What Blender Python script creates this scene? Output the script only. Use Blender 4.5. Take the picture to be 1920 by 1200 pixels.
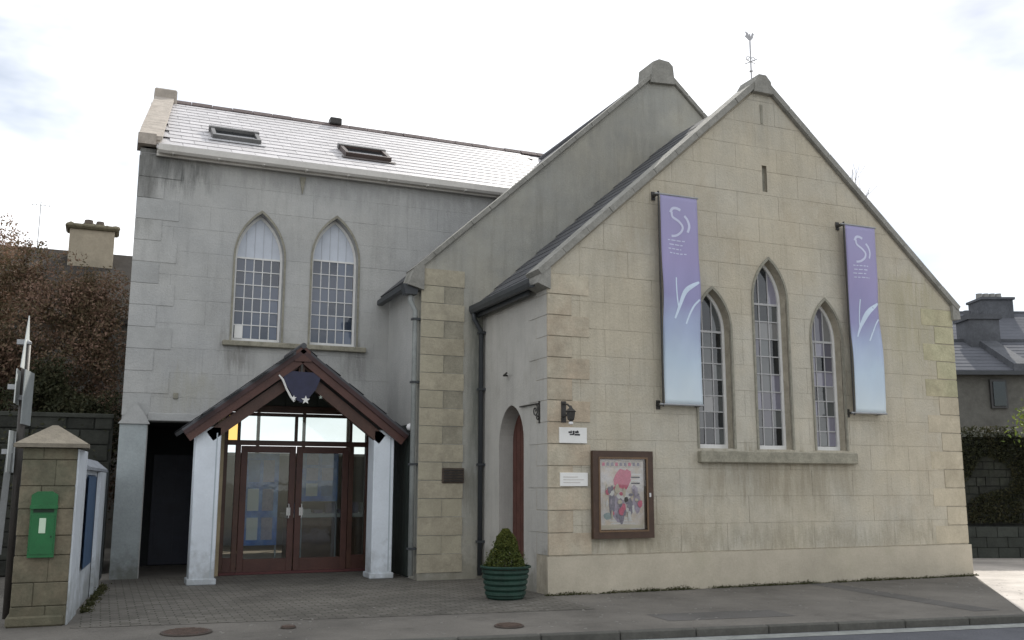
import bpy, bmesh, math, random
from mathutils import Vector, Matrix, noise
random.seed(7)
for o in list(bpy.data.objects): bpy.data.objects.remove(o)
SC = bpy.context.scene
COL = SC.collection

# ------------------------------------------------------------------ camera
F_PX, PITCH, ROLL, YAW = 1802.0, 0.1684, 0.00195, 0.39854
CAM = Vector((-6.085, -13.035, 1.6))
cam_d = bpy.data.cameras.new('camera'); cam = bpy.data.objects.new('camera', cam_d); COL.objects.link(cam)
fw = Vector((math.sin(YAW)*math.cos(PITCH), math.cos(YAW)*math.cos(PITCH), math.sin(PITCH)))
rt = Vector((math.cos(YAW), -math.sin(YAW), 0)); up = rt.cross(fw)
r2 = rt*math.cos(ROLL)+up*math.sin(ROLL); u2 = up*math.cos(ROLL)-rt*math.sin(ROLL)
m = Matrix((r2, u2, -fw)).transposed().to_4x4(); m.translation = CAM
cam.matrix_world = m
cam_d.sensor_width = 36; cam_d.lens = 36*F_PX/1920; cam_d.clip_start = .1; cam_d.clip_end = 2000
SC.camera = cam

# ------------------------------------------------------------------ sky, sun, exposure
SUN = Vector((0.50, 0.575, 0.62)).normalized()
W = bpy.data.worlds.new('World'); SC.world = W; W.use_nodes = True
nt = W.node_tree; nt.nodes.clear()
def wn(t, **k):
    n = nt.nodes.new(t)
    for a, b in k.items(): setattr(n, a, b)
    return n
sky = wn('ShaderNodeTexSky'); sky.sky_type = 'NISHITA'; sky.sun_disc = False
sky.sun_elevation = math.asin(SUN.z); sky.sun_rotation = math.atan2(SUN.x, SUN.y)
sky.air_density = 1.0; sky.dust_density = 0.6
bg1 = wn('ShaderNodeBackground'); bg1.inputs['Strength'].default_value = 0.058
nt.links.new(sky.outputs[0], bg1.inputs[0])
tc = wn('ShaderNodeTexCoord'); mp = wn('ShaderNodeMapping'); mp.inputs['Scale'].default_value = (1.0, 1.0, 2.4); mp.inputs['Location'].default_value = (3.1, 0.4, 1.7)
nz = wn('ShaderNodeTexNoise'); nz.inputs['Scale'].default_value = 1.9; nz.inputs['Detail'].default_value = 6; nz.inputs['Roughness'].default_value = .55
nt.links.new(tc.outputs['Generated'], mp.inputs[0]); nt.links.new(mp.outputs[0], nz.inputs['Vector'])
rp = wn('ShaderNodeValToRGB'); rp.color_ramp.elements[0].position = .36; rp.color_ramp.elements[0].color = (.20,)*3+(1,)
rp.color_ramp.elements[1].position = .55; rp.color_ramp.elements[1].color = (1, 1, 1, 1)
nt.links.new(nz.outputs['Fac'], rp.inputs[0])
bg2 = wn('ShaderNodeBackground'); bg2.inputs['Color'].default_value = (.96, .975, 1, 1); bg2.inputs['Strength'].default_value = 1.0
mx = wn('ShaderNodeMixShader'); out = wn('ShaderNodeOutputWorld')
nt.links.new(rp.outputs[0], mx.inputs[0]); nt.links.new(bg1.outputs[0], mx.inputs[1]); nt.links.new(bg2.outputs[0], mx.inputs[2]); nt.links.new(mx.outputs[0], out.inputs[0])
sl = bpy.data.lights.new('sun', 'SUN'); sun = bpy.data.objects.new('sun', sl); COL.objects.link(sun)
sl.energy = 3.2; sl.angle = math.radians(.6); sl.color = (1, .95, .87)
sun.rotation_euler = SUN.to_track_quat('Z', 'Y').to_euler(); sun.location = (20, 30, 40)
SC.view_settings.view_transform = 'Standard'; SC.view_settings.look = 'None'
SC.view_settings.exposure = 0.66; SC.view_settings.gamma = 1; SC.view_settings.use_curve_mapping = False
SC.render.engine = 'CYCLES'; SC.cycles.max_bounces = 8

# ------------------------------------------------------------------ materials
MATS = {}
def mat(name, col, rough=.8, var=.12, scale=3.0, bump=.15, fine=60, stain=None, stain_amt=0, streak=0, rnd=0, metal=0, spec=.4, col2=None, c2s=1.2, base_dirt=0, marks=()):
    """procedural surface: large + fine noise colour variation, streaked stains, fine relief"""
    if name in MATS: return MATS[name]
    M = bpy.data.materials.new(name); M.use_nodes = True; N = M.node_tree; n = N.nodes; L = N.links
    p = n['Principled BSDF']; p.inputs['Roughness'].default_value = rough; p.inputs['Metallic'].default_value = metal
    p.inputs['Specular IOR Level'].default_value = spec
    geo = n.new('ShaderNodeNewGeometry'); pos = geo.outputs['Position']
    def noi(s, d=4, r=.6, sc=None, off=0):
        t = n.new('ShaderNodeTexNoise'); t.inputs['Scale'].default_value = s; t.inputs['Detail'].default_value = d; t.inputs['Roughness'].default_value = r
        mpn = n.new('ShaderNodeMapping'); mpn.inputs['Location'].default_value = (off, off*.7, off*1.3)
        if sc: mpn.inputs['Scale'].default_value = sc
        L.new(pos, mpn.inputs[0]); L.new(mpn.outputs[0], t.inputs['Vector']); return t.outputs['Fac']
    def math_(op, a, b=None, c=None):
        q = n.new('ShaderNodeMath'); q.operation = op
        for i, v in enumerate((a, b, c)):
            if v is None: continue
            if isinstance(v, (int, float)): q.inputs[i].default_value = v
            else: L.new(v, q.inputs[i])
        return q.outputs[0]
    def rng(v, a, b, c, d):
        q = n.new('ShaderNodeMapRange'); q.inputs['From Min'].default_value = a; q.inputs['From Max'].default_value = b
        q.inputs['To Min'].default_value = c; q.inputs['To Max'].default_value = d; L.new(v, q.inputs['Value']); return q.outputs[0]
    def mixc(f, a, b, t='MIX'):
        q = n.new('ShaderNodeMix'); q.data_type = 'RGBA'; q.blend_type = t
        if isinstance(f, (int, float)): q.inputs[0].default_value = f
        else: L.new(f, q.inputs[0])
        for i, v in ((6, a), (7, b)):
            if isinstance(v, tuple): q.inputs[i].default_value = (*v[:3], 1)
            else: L.new(v, q.inputs[i])
        return q.outputs[2]
    c = tuple(col)
    cur = c
    if col2: cur = mixc(rng(noi(c2s, 5, .6, off=4), .38, .62, 0, 1), cur, tuple(col2))
    v1 = rng(noi(scale, 5, .65), .3, .7, 1-var, 1+var)
    v2 = rng(noi(fine, 3, .7, off=9), .25, .75, 1-var*.7, 1+var*.7)
    v = math_('MULTIPLY', v1, v2)
    if rnd:
        oi = n.new('ShaderNodeObjectInfo'); v = math_('MULTIPLY', v, rng(oi.outputs['Random'], 0, 1, 1-rnd, 1+rnd))
    comb = n.new('ShaderNodeCombineColor')
    for i in range(3): L.new(v, comb.inputs[i])
    cur = mixc(1.0, cur, comb.outputs[0], 'MULTIPLY')
    if streak:   # rain streaks running down
        s = rng(noi(1.0, 6, .7, (7, 7, .55), 3), .5, .72, 0, streak)
        cur = mixc(s, cur, tuple(x*.45 for x in c))
    if stain_amt:
        s = rng(noi(1.1, 7, .75, (1, 1, .7), 12), .53, .72, 0, stain_amt)
        cur = mixc(s, cur, tuple(stain or tuple(x*.5 for x in c)))
    if base_dirt:
        sx = n.new('ShaderNodeSeparateXYZ'); L.new(pos, sx.inputs[0])
        g = math_('ADD', sx.outputs['Z'], rng(noi(2.2, 5, .7, off=5), .3, .7, -.45, .45))
        cur = mixc(rng(g, 0.0, .55, base_dirt, 0), cur, (.09, .085, .055))
    for (x0, x1, z0, z1, mc, amt) in marks:      # weather marks with a place of their own (under sills, at gutter leaks)
        sx = n.new('ShaderNodeSeparateXYZ'); L.new(pos, sx.inputs[0])
        wob = rng(noi(1.0, 5, .7, (6, 6, .8), x0), .3, .7, -.35, .35)
        fx, fz = min(.5, (x1-x0)*.3), (z1-z0)*.6
        zz = math_('ADD', sx.outputs['Z'], wob)
        k = math_('MULTIPLY', math_('MULTIPLY', rng(sx.outputs['X'], x0-fx*.3, x0+fx, 0, 1), rng(sx.outputs['X'], x1-fx, x1+fx*.3, 1, 0)),
                  math_('MULTIPLY', rng(zz, z0, z0+fz, 0, 1), rng(zz, z1, z1+.25, 1, 0)))
        k = math_('MULTIPLY', k, rng(noi(1.0, 6, .7, (8, 8, 1.0), 7+x0), .36, .58, .38*amt, amt))
        cur = mixc(k, cur, mc)
    L.new(cur, p.inputs['Base Color'])
    if bump:
        b = n.new('ShaderNodeBump'); b.inputs['Strength'].default_value = bump; b.inputs['Distance'].default_value = .02
        L.new(noi(fine*.6, 5, .7, off=2), b.inputs['Height']); L.new(b.outputs[0], p.inputs['Normal'])
    MATS[name] = M; return M

M_FRONT = mat('buff_render', (.465, .42, .325), .9, .11, 1.4, .6, 45, stain=(.34, .28, .20), stain_amt=.4, streak=.26, rnd=.02, col2=(.46, .435, .365), c2s=.5,
    marks=((2.5, 5.9, 1.15, 1.95, (.24, .21, .15), .6), (.5, 2.0, .55, .95, (.22, .19, .13), .45), (.0, 8.3, .50, .72, (.22, .20, .14), .35), (6.5, 8.2, 3.0, 5.2, (.34, .31, .19), .5), (1.0, 2.2, 5.2, 6.3, (.30, .26, .18), .35), (3.3, 5.0, 7.2, 8.5, (.30, .30, .27), .4)))
M_JOINT = mat('dark_joint', (.37, .335, .265), .95, .2, 6, .2)
M_PLINTH = mat('plinth_render', (.45, .405, .32), .9, .10, 1.5, .3, 40, stain=(.38, .36, .25), stain_amt=.35, rnd=.02, base_dirt=.12)
M_QUOIN = mat('quoin_stone', (.42, .35, .26), .9, .16, 4, .5, 35, stain=(.20, .17, .12), stain_amt=.45, rnd=.10, col2=(.44, .40, .31))
M_QUOIN2 = mat('mossy_quoin_stone', (.40, .355, .24), .9, .18, 4, .5, 35, stain=(.26, .27, .15), stain_amt=.5, rnd=.05, col2=(.40, .38, .25), c2s=.7)
M_QUOIN3 = mat('plain_quoin_stone', (.45, .40, .30), .9, .12, 3, .4, 35, stain=(.26, .22, .15), stain_amt=.5, rnd=.05)
M_G2 = mat('tan_grey_render', (.385, .365, .30), .92, .10, 2.2, .45, 50, stain=(.24, .245, .23), stain_amt=.5, streak=.35, col2=(.33, .33, .30), c2s=.4, base_dirt=.35, marks=((-1.2, 4.0, 5.0, 9.9, (.23, .23, .21), .45), (-.7, .0, 1.0, 1.65, (.17, .155, .12), .6), (-.28, .1, .2, 4.6, (.12, .13, .11), .8)))
M_G2Q = mat('weathered_quoin', (.385, .35, .265), .92, .15, 5, .5, 35, stain=(.2, .19, .15), stain_amt=.5, rnd=.06)
M_G2D = mat('quoin_recess_shade', (.295, .275, .215), .92, .2, 5, .5, 35, stain=(.14, .13, .10), stain_amt=.5, rnd=.08)  # shade of the recesses between long quoins, put into the colour
M_G2T = mat('tan_quoin', (.375, .345, .26), .92, .12, 3, .5, 35, stain=(.25, .23, .18), stain_amt=.5, rnd=.04)
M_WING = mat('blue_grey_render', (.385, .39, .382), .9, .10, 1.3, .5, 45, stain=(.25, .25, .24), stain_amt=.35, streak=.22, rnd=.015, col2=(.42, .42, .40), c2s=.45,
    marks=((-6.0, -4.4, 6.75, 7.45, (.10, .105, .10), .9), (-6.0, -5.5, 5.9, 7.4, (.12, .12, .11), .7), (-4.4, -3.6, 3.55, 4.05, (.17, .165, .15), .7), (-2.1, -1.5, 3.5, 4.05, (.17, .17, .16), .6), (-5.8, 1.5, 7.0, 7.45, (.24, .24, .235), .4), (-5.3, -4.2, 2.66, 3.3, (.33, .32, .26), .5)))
M_WINGQ = mat('grey_quoin', (.375, .38, .37), .9, .10, 3, .4, 40, stain=(.25, .25, .24), stain_amt=.3, rnd=.03)
M_SIDE = mat('grey_side_render', (.40, .39, .36), .9, .09, 1.5, .3, 45, streak=.25, stain=(.27, .26, .22), stain_amt=.5, base_dirt=.55)
M_COPE = mat('coping_stone', (.255, .25, .225), .9, .2, 5, .5, 30, stain=(.12, .12, .10), stain_amt=.6, streak=.2)
M_COPEB = mat('brown_coping_stone', (.37, .33, .285), .9, .2, 5, .5, 30, stain=(.2, .15, .12), stain_amt=.5)
M_SILL = mat('dirty_sill_stone', (.27, .255, .2), .9, .25, 5, .5, 30, stain=(.10, .10, .07), stain_amt=.7)
M_HOOD = mat('dark_hood_stone', (.25, .24, .195), .9, .2, 8, .4, 30)
M_SLATE = mat('slate', (.46, .445, .45), .5, .12, 4, .2, 30, rnd=.10, spec=1.0, stain=(.46, .44, .42), stain_amt=.5)
M_SLATED = mat('dark_slate', (.07, .072, .078), .7, .15, 4, .25, 30, rnd=.15)
M_WHITE = mat('white_paint', (.68, .70, .71), .55, .05, 2, .1, 30, stain=(.42, .43, .42), stain_amt=.35, streak=.2)
M_FRAME = mat('white_window_paint', (.70, .70, .68), .5, .05, 4, .05, 30, stain=(.4, .39, .35), stain_amt=.3)
M_POST = mat('porch_post_paint', (.66, .71, .76), .6, .06, 2, .15, 30, stain=(.40, .42, .42), stain_amt=.4, base_dirt=.45)
M_GUTW = mat('white_gutter', (.62, .60, .56), .5, .08, 2, .05, 30, stain=(.35, .33, .28), stain_amt=.4)
M_GUTD = mat('dark_gutter', (.04, .045, .05), .45, .15, 4, .1)
M_REDBR = mat('red_brown_wood', (.078, .034, .026), .5, .2, 3, .15, 40)
M_REDBR2 = mat('brown_stained_wood', (.07, .033, .022), .45, .25, 4, .15, 40)
M_DARKW = mat('dark_green_boards', (.022, .030, .026), .6, .25, 3, .2, 40)
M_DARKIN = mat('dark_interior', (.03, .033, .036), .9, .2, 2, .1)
M_TYMP = mat('dark_tympanum', (.055, .065, .055), .5, .25, 3, .15)
M_IRON = mat('black_iron', (.035, .033, .03), .5, .25, 8, .2)
M_GREYI = mat('grey_metal', (.30, .31, .32), .45, .15, 6, .1, metal=.3)
M_GREEN = mat('post_box_green', (.010, .12, .035), .35, .15, 5, .08)
M_GREEND = mat('dark_slot', (.004, .02, .008), .6)
M_CREAM = mat('cream_paper', (.60, .56, .44), .6, .06, 4, 0)
M_PAPER = mat('white_plate', (.74, .74, .71), .5, .04, 4, 0)
M_INK = mat('black_ink', (.03, .03, .035), .6, .1)
M_PINK = mat('poster_pink', (.62, .16, .24), .6, .15, 20, 0)
M_LILAC = mat('poster_lilac', (.42, .38, .46), .6, .2, 20, 0)
M_GREYP = mat('poster_grey', (.26, .25, .30), .6, .25, 30, 0)
M_POSTER = mat('poster_paper', (.66, .58, .47), .6, .14, 9, 0, col2=(.70, .68, .66), c2s=7)
M_BROWNF = mat('notice_frame_wood', (.058, .032, .020), .45, .2, 8, .15)
M_PIER = mat('pier_stone', (.165, .142, .098), .9, .25, 4, .7, 25, stain=(.10, .085, .055), stain_amt=.7, rnd=.08, col2=(.115, .11, .075), c2s=2.5, base_dirt=.5)
M_PIERC = mat('pier_cap_stone', (.185, .165, .13), .9, .2, 5, .5, 25, stain=(.16, .14, .10), stain_amt=.4)
M_WALLW = mat('whitewashed_wall', (.54, .58, .62), .8, .08, 2, .3, 25, stain=(.38, .42, .38), stain_amt=.45, base_dirt=.5)
M_BLUE = mat('blue_board', (.045, .09, .17), .5, .2, 3, .05)
M_RUBBLE = mat('dark_rubble_stone', (.034, .036, .030), .95, .3, 4, .9, 14, stain=(.03, .038, .02), stain_amt=.7, rnd=.25)
M_RUBBLEM = mat('rubble_mortar', (.028, .030, .026), .95, .3, 5, .5)
M_HOUSE = mat('grey_rubble_house', (.115, .112, .10), .95, .25, 1.2, .8, 6, stain=(.10, .10, .09), stain_amt=.6)
M_CHIM = mat('chimney_render', (.33, .29, .22), .9, .15, 1.5, .5, 12, stain=(.2, .17, .12), stain_amt=.5)
M_CHIMD = mat('dark_chimney', (.085, .09, .10), .9, .25, 2, .5, 12)
M_POT = mat('green_pot', (.014, .042, .030), .6, .3, 6, .2, stain=(.05, .06, .045), stain_amt=.6)
M_SOIL = mat('soil', (.05, .035, .025), .95, .3, 20, .5)
M_BARK = mat('bark', (.11, .085, .065), .95, .3, 10, .6, 30)
M_TWIG = mat('reddish_twigs', (.28, .19, .155), .9, .3, 4, .1)
M_LAMPG = mat('lamp_white', (.75, .75, .75), .3, .02, 4, 0)
M_FLOORI = mat('lobby_floor', (.22, .17, .12), .4, .2, 3, .1)
M_LOBBY = mat('lobby_wall', (.62, .58, .50), .8, .1, 2, .1)
M_DISPB = mat('display_blue', (.10, .22, .62), .6, .3, 5, 0, col2=(.28, .42, .68), c2s=3)
M_BRASS = mat('steel_handle', (.55, .55, .55), .3, .05, 5, 0, metal=.8)

def leafmat(name, cols):
    M = bpy.data.materials.new(name); M.use_nodes = True; N = M.node_tree; n = N.nodes; p = n['Principled BSDF']; p.inputs['Roughness'].default_value = .7
    p.inputs['Specular IOR Level'].default_value = .25
    g = n.new('ShaderNodeNewGeometry'); r = n.new('ShaderNodeValToRGB'); els = r.color_ramp.elements
    while len(els) < len(cols): els.new(.5)
    for i, c in enumerate(cols): els[i].position = i/(len(cols)-1); els[i].color = (*c, 1)
    t = n.new('ShaderNodeTexNoise'); t.inputs['Scale'].default_value = 1.4; t.inputs['Detail'].default_value = 3
    N.links.new(g.outputs['Position'], t.inputs['Vector'])
    a = n.new('ShaderNodeMath'); a.operation = 'MULTIPLY_ADD'; a.inputs[1].default_value = .55
    N.links.new(g.outputs['Random Per Island'], a.inputs[0])
    s = n.new('ShaderNodeMapRange'); s.inputs['From Min'].default_value = .3; s.inputs['From Max'].default_value = .7; s.inputs['To Max'].default_value = .45
    N.links.new(t.outputs['Fac'], s.inputs['Value']); N.links.new(s.outputs[0], a.inputs[2])
    N.links.new(a.outputs[0], r.inputs[0]); N.links.new(r.outputs[0], p.inputs['Base Color'])
    tr = n.new('ShaderNodeBsdfTranslucent'); N.links.new(r.outputs[0], tr.inputs['Color'])
    mxs = n.new('ShaderNodeMixShader'); mxs.inputs[0].default_value = .25
    N.links.new(p.outputs[0], mxs.inputs[1]); N.links.new(tr.outputs[0], mxs.inputs[2]); N.links.new(mxs.outputs[0], n['Material Output'].inputs[0])
    return M
L_BROWN = leafmat('copper_leaves', [(.09, .085, .045), (.17, .135, .08), (.27, .175, .125), (.38, .25, .20)])
L_DARK = leafmat('dark_ivy_leaves', [(.02, .024, .012), (.042, .046, .022), (.08, .07, .036)])
L_GREEN = leafmat('bright_leaves', [(.06, .09, .02), (.14, .19, .035), (.26, .30, .07)])
L_TOPI = leafmat('topiary_leaves', [(.025, .045, .012), (.07, .09, .02), (.14, .14, .03)])
L_MOSS = leafmat('weed_leaves', [(.03, .035, .015), (.06, .065, .025), (.10, .09, .045)])

def glassmat(name, tint=(.8, .85, .9), refl=.12, op=.0, opcol=(.2, .25, .3), ior=1.5):
    M = bpy.data.materials.new(name); M.use_nodes = True; N = M.node_tree; n = N.nodes; n.clear()
    o = n.new('ShaderNodeOutputMaterial'); t = n.new('ShaderNodeBsdfTransparent'); t.inputs[0].default_value = (*tint, 1)
    g = n.new('ShaderNodeBsdfGlossy'); g.inputs['Roughness'].default_value = .03
    f = n.new('ShaderNodeFresnel'); f.inputs[0].default_value = ior
    ad = n.new('ShaderNodeMath'); ad.operation = 'MAXIMUM'; ad.inputs[1].default_value = refl
    N.links.new(f.outputs[0], ad.inputs[0])
    nz = n.new('ShaderNodeTexNoise'); nz.inputs['Scale'].default_value = 5; ge = n.new('ShaderNodeNewGeometry'); N.links.new(ge.outputs['Position'], nz.inputs['Vector'])
    b = n.new('ShaderNodeBump'); b.inputs['Strength'].default_value = .05; b.inputs['Distance'].default_value = .02; N.links.new(nz.outputs['Fac'], b.inputs['Height']); N.links.new(b.outputs[0], g.inputs['Normal'])
    cur = t.outputs[0]
    if op:
        d = n.new('ShaderNodeBsdfDiffuse')
        oi = n.new('ShaderNodeObjectInfo'); r = n.new('ShaderNodeMapRange'); r.inputs['To Min'].default_value = .5; r.inputs['To Max'].default_value = 1.4; N.links.new(oi.outputs['Random'], r.inputs['Value'])
        vm = n.new('ShaderNodeVectorMath'); vm.operation = 'SCALE'; vm.inputs[0].default_value = opcol; N.links.new(r.outputs[0], vm.inputs['Scale']); N.links.new(vm.outputs[0], d.inputs[0])
        m1 = n.new('ShaderNodeMixShader'); m1.inputs[0].default_value = op; N.links.new(t.outputs[0], m1.inputs[1]); N.links.new(d.outputs[0], m1.inputs[2]); cur = m1.outputs[0]
    m2 = n.new('ShaderNodeMixShader'); N.links.new(ad.outputs[0], m2.inputs[0]); N.links.new(cur, m2.inputs[1]); N.links.new(g.outputs[0], m2.inputs[2]); N.links.new(m2.outputs[0], o.inputs[0])
    return M
G_CLEAR = glassmat('clear_glass', (.86, .9, .9), .07)
G_BLUE = glassmat('dusty_blue_glass', (.6, .65, .75), .07, .78, (.095, .12, .17))
G_LEAD = glassmat('leaded_glass', (.6, .6, .65), .10, .8, (.12, .13, .13))
G_PALE = glassmat('pale_glass', (.6, .6, .6), .1, .9, (.24, .24, .235))
G_LILAC = glassmat('lilac_glass', (.6, .6, .65), .10, .85, (.20, .195, .24))
G_DARK = glassmat('dark_glass', (.3, .33, .35), .09, .6, (.03, .035, .04))
G_AMBER = glassmat('amber_glass', (.95, .75, .38), .07)

# ------------------------------------------------------------------ mesh helpers
class MB:
    def __init__(s): s.bm = bmesh.new()
    def box(s, x0, x1, y0, y1, z0, z1, bev=0):
        v = [s.bm.verts.new((x, y, z)) for x in (x0, x1) for y in (y0, y1) for z in (z0, z1)]
        fs = [s.bm.faces.new([v[i] for i in q]) for q in ((0, 1, 3, 2), (4, 6, 7, 5), (0, 4, 5, 1), (2, 3, 7, 6), (0, 2, 6, 4), (1, 5, 7, 3))]
        if bev: bmesh.ops.bevel(s.bm, geom=list({e for f in fs for e in f.edges}), offset=bev, segments=1, affect='EDGES')
        return s
    def prism(s, pts, fn, a, b):
        """pts 2-D polygon; fn(u, v, n) -> xyz ; extruded n from a to b"""
        A = [s.bm.verts.new(fn(u, v, a)) for u, v in pts]; B = [s.bm.verts.new(fn(u, v, b)) for u, v in pts]
        n = len(pts); s.bm.faces.new(A); s.bm.faces.new(B[::-1])
        for i in range(n): s.bm.faces.new((A[i], B[i], B[(i+1) % n], A[(i+1) % n]))
        return s
    def ring(s, o, i, fn, a, b, closed=True):
        n = len(o); R = [[s.bm.verts.new(fn(*p, d)) for p in q] for q in (o, i) for d in (a, b)]
        Oa, Ob, Ia, Ib = R
        for k in range(n if closed else n-1):
            j = (k+1) % n
            for q in ((Oa[k], Oa[j], Ia[j], Ia[k]), (Ob[k], Ib[k], Ib[j], Ob[j]), (Oa[k], Ob[k], Ob[j], Oa[j]), (Ia[k], Ia[j], Ib[j], Ib[k])): s.bm.faces.new(q)
        if not closed:
            for k in (0, n-1): s.bm.faces.new((Oa[k], Ia[k], Ib[k], Ob[k]))
        return s
    def tube(s, pts, r, seg=8, cap=True):
        pts = [Vector(p) for p in pts]; rs = r if isinstance(r, (list, tuple)) else [r]*len(pts); prev = None; X = None
        for i, p in enumerate(pts):
            d = (pts[min(i+1, len(pts)-1)]-pts[max(i-1, 0)])
            d = d.normalized() if d.length > 1e-9 else Vector((0, 0, 1))
            if X is None: X = d.orthogonal().normalized()
            else:
                X = X-d*X.dot(d); X = X.normalized() if X.length > 1e-5 else d.orthogonal().normalized()
            Y = d.cross(X)
            cur = [s.bm.verts.new(p+(X*math.cos(2*math.pi*k/seg)+Y*math.sin(2*math.pi*k/seg))*rs[i]) for k in range(seg)]
            if prev:
                for k in range(seg): s.bm.faces.new((prev[k], prev[(k+1) % seg], cur[(k+1) % seg], cur[k]))
            elif cap: s.bm.faces.new(cur[::-1])
            prev = cur
        if cap: s.bm.faces.new(prev)
        return s
    def lathe(s, c, prof, seg=20):
        prev = None
        for r, z in prof:
            cur = [s.bm.verts.new((c[0]+r*math.cos(2*math.pi*k/seg), c[1]+r*math.sin(2*math.pi*k/seg), c[2]+z)) for k in range(seg)]
            if prev:
                for k in range(seg): s.bm.faces.new((prev[k], prev[(k+1) % seg], cur[(k+1) % seg], cur[k]))
            else: s.bm.faces.new(cur[::-1])
            prev = cur
        s.bm.faces.new(prev); return s
    def mesh(s, name, off=Vector((0, 0, 0)), smooth=False, recalc=True):
        if recalc: bmesh.ops.recalc_face_normals(s.bm, faces=s.bm.faces)
        if off.length: bmesh.ops.translate(s.bm, verts=s.bm.verts, vec=-off)
        me = bpy.data.meshes.new(name); s.bm.to_mesh(me); s.bm.free()
        if smooth: me.polygons.foreach_set('use_smooth', [True]*len(me.polygons))
        return me
def rootloc(p):
    while p is not None and p.parent: p = p.parent
    return Vector(p.location) if p is not None else Vector((0, 0, 0))
def obj(name, mb, m, parent=None, smooth=False, label=None, kind=None, base=None):
    off = rootloc(parent) if parent is not None else (Vector(base) if base else Vector((0, 0, 0)))
    me = mb.mesh(name, off, smooth) if isinstance(mb, MB) else mb
    o = bpy.data.objects.new(name, me); COL.objects.link(o)
    if m: me.materials.append(m)
    if parent is not None: o.parent = parent
    else: o.location = off
    if label: o['label'] = label
    if kind: o['kind'] = kind
    return o
def thing(name, label, cat, loc, group=None):
    o = bpy.data.objects.new(name, None); COL.objects.link(o); o.location = loc; o.empty_display_size = .2
    o['label'] = label; o['category'] = cat
    if group: o['group'] = group
    return o
def tag(o, label, cat, group=None, kind=None):
    o['label'] = label; o['category'] = cat
    if group: o['group'] = group
    if kind: o['kind'] = kind
    return o
def inst(name, me, loc, parent, rot=None):
    o = bpy.data.objects.new(name, me); COL.objects.link(o); o.parent = parent
    mt = Matrix.Translation(Vector(loc)-rootloc(parent))
    if rot is not None: mt = mt @ rot.to_4x4()
    o.matrix_basis = mt; return o
def clip(poly, conv):
    """Sutherland-Hodgman: clip poly by convex ccw polygon conv"""
    out = list(poly)
    for i in range(len(conv)):
        a, b = conv[i], conv[(i+1) % len(conv)]
        def ins(p): return (b[0]-a[0])*(p[1]-a[1])-(b[1]-a[1])*(p[0]-a[0]) >= -1e-9
        res = []
        for k in range(len(out)):
            p, q = out[k-1], out[k]; ip, iq = ins(p), ins(q)
            if ip != iq:
                d1 = (b[0]-a[0])*(p[1]-a[1])-(b[1]-a[1])*(p[0]-a[0]); d2 = (b[0]-a[0])*(q[1]-a[1])-(b[1]-a[1])*(q[0]-a[0])
                t = d1/(d1-d2); res.append((p[0]+(q[0]-p[0])*t, p[1]+(q[1]-p[1])*t))
            if iq: res.append(q)
        out = res
        if len(out) < 3: return []
    # drop duplicates
    r = []
    for p in out:
        if not r or (abs(p[0]-r[-1][0])+abs(p[1]-r[-1][1])) > 1e-5: r.append(p)
    if len(r) > 2 and (abs(r[0][0]-r[-1][0])+abs(r[0][1]-r[-1][1])) < 1e-5: r.pop()
    return r if len(r) > 2 else []
def area(p): return abs(sum(p[i-1][0]*p[i][1]-p[i][0]*p[i-1][1] for i in range(len(p))))/2
def arch(c, w, z0, zs, za, n=8):
    """pointed arch polygon, ccw: centre c, width w, sill z0, spring zs, apex za"""
    h = w/2; H = za-zs; R = (h*h+H*H)/(2*h)   # circles centred on the spring line
    pts = [(c-h, z0), (c+h, z0)]
    for k in range(n):     # right side up : centre (c+h-R, zs)
        a = math.asin(min(1, H/R))*k/n
        pts.append((c+h-R+R*math.cos(a), zs+R*math.sin(a)))
    pts.append((c, za))
    for k in range(n-1, -1, -1):
        a = math.asin(min(1, H/R))*k/n
        pts.append((c-h+R-R*math.cos(a), zs+R*math.sin(a)))
    return pts
FR = lambda y0: (lambda u, v, n: (u, y0+n, v))       # facade facing -y, n inward
FS = lambda x0: (lambda u, v, n: (x0+n, u, v))       # facade facing -x, u = y, n inward
CUTQ = []
def cutter(pts, fn, a, b):
    mb = MB().prism(pts, fn, a, b); bmesh.ops.recalc_face_normals(mb.bm, faces=mb.bm.faces)
    me = mb.mesh('cutter'); o = bpy.data.objects.new('cutter', me); COL.objects.link(o); CUTQ.append(o); return o
PEND = []
def cut(o, cs):
    for c in cs:
        md = o.modifiers.new('b', 'BOOLEAN'); md.operation = 'DIFFERENCE'; md.solver = 'EXACT'; md.object = c
    PEND.append(o)
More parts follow.
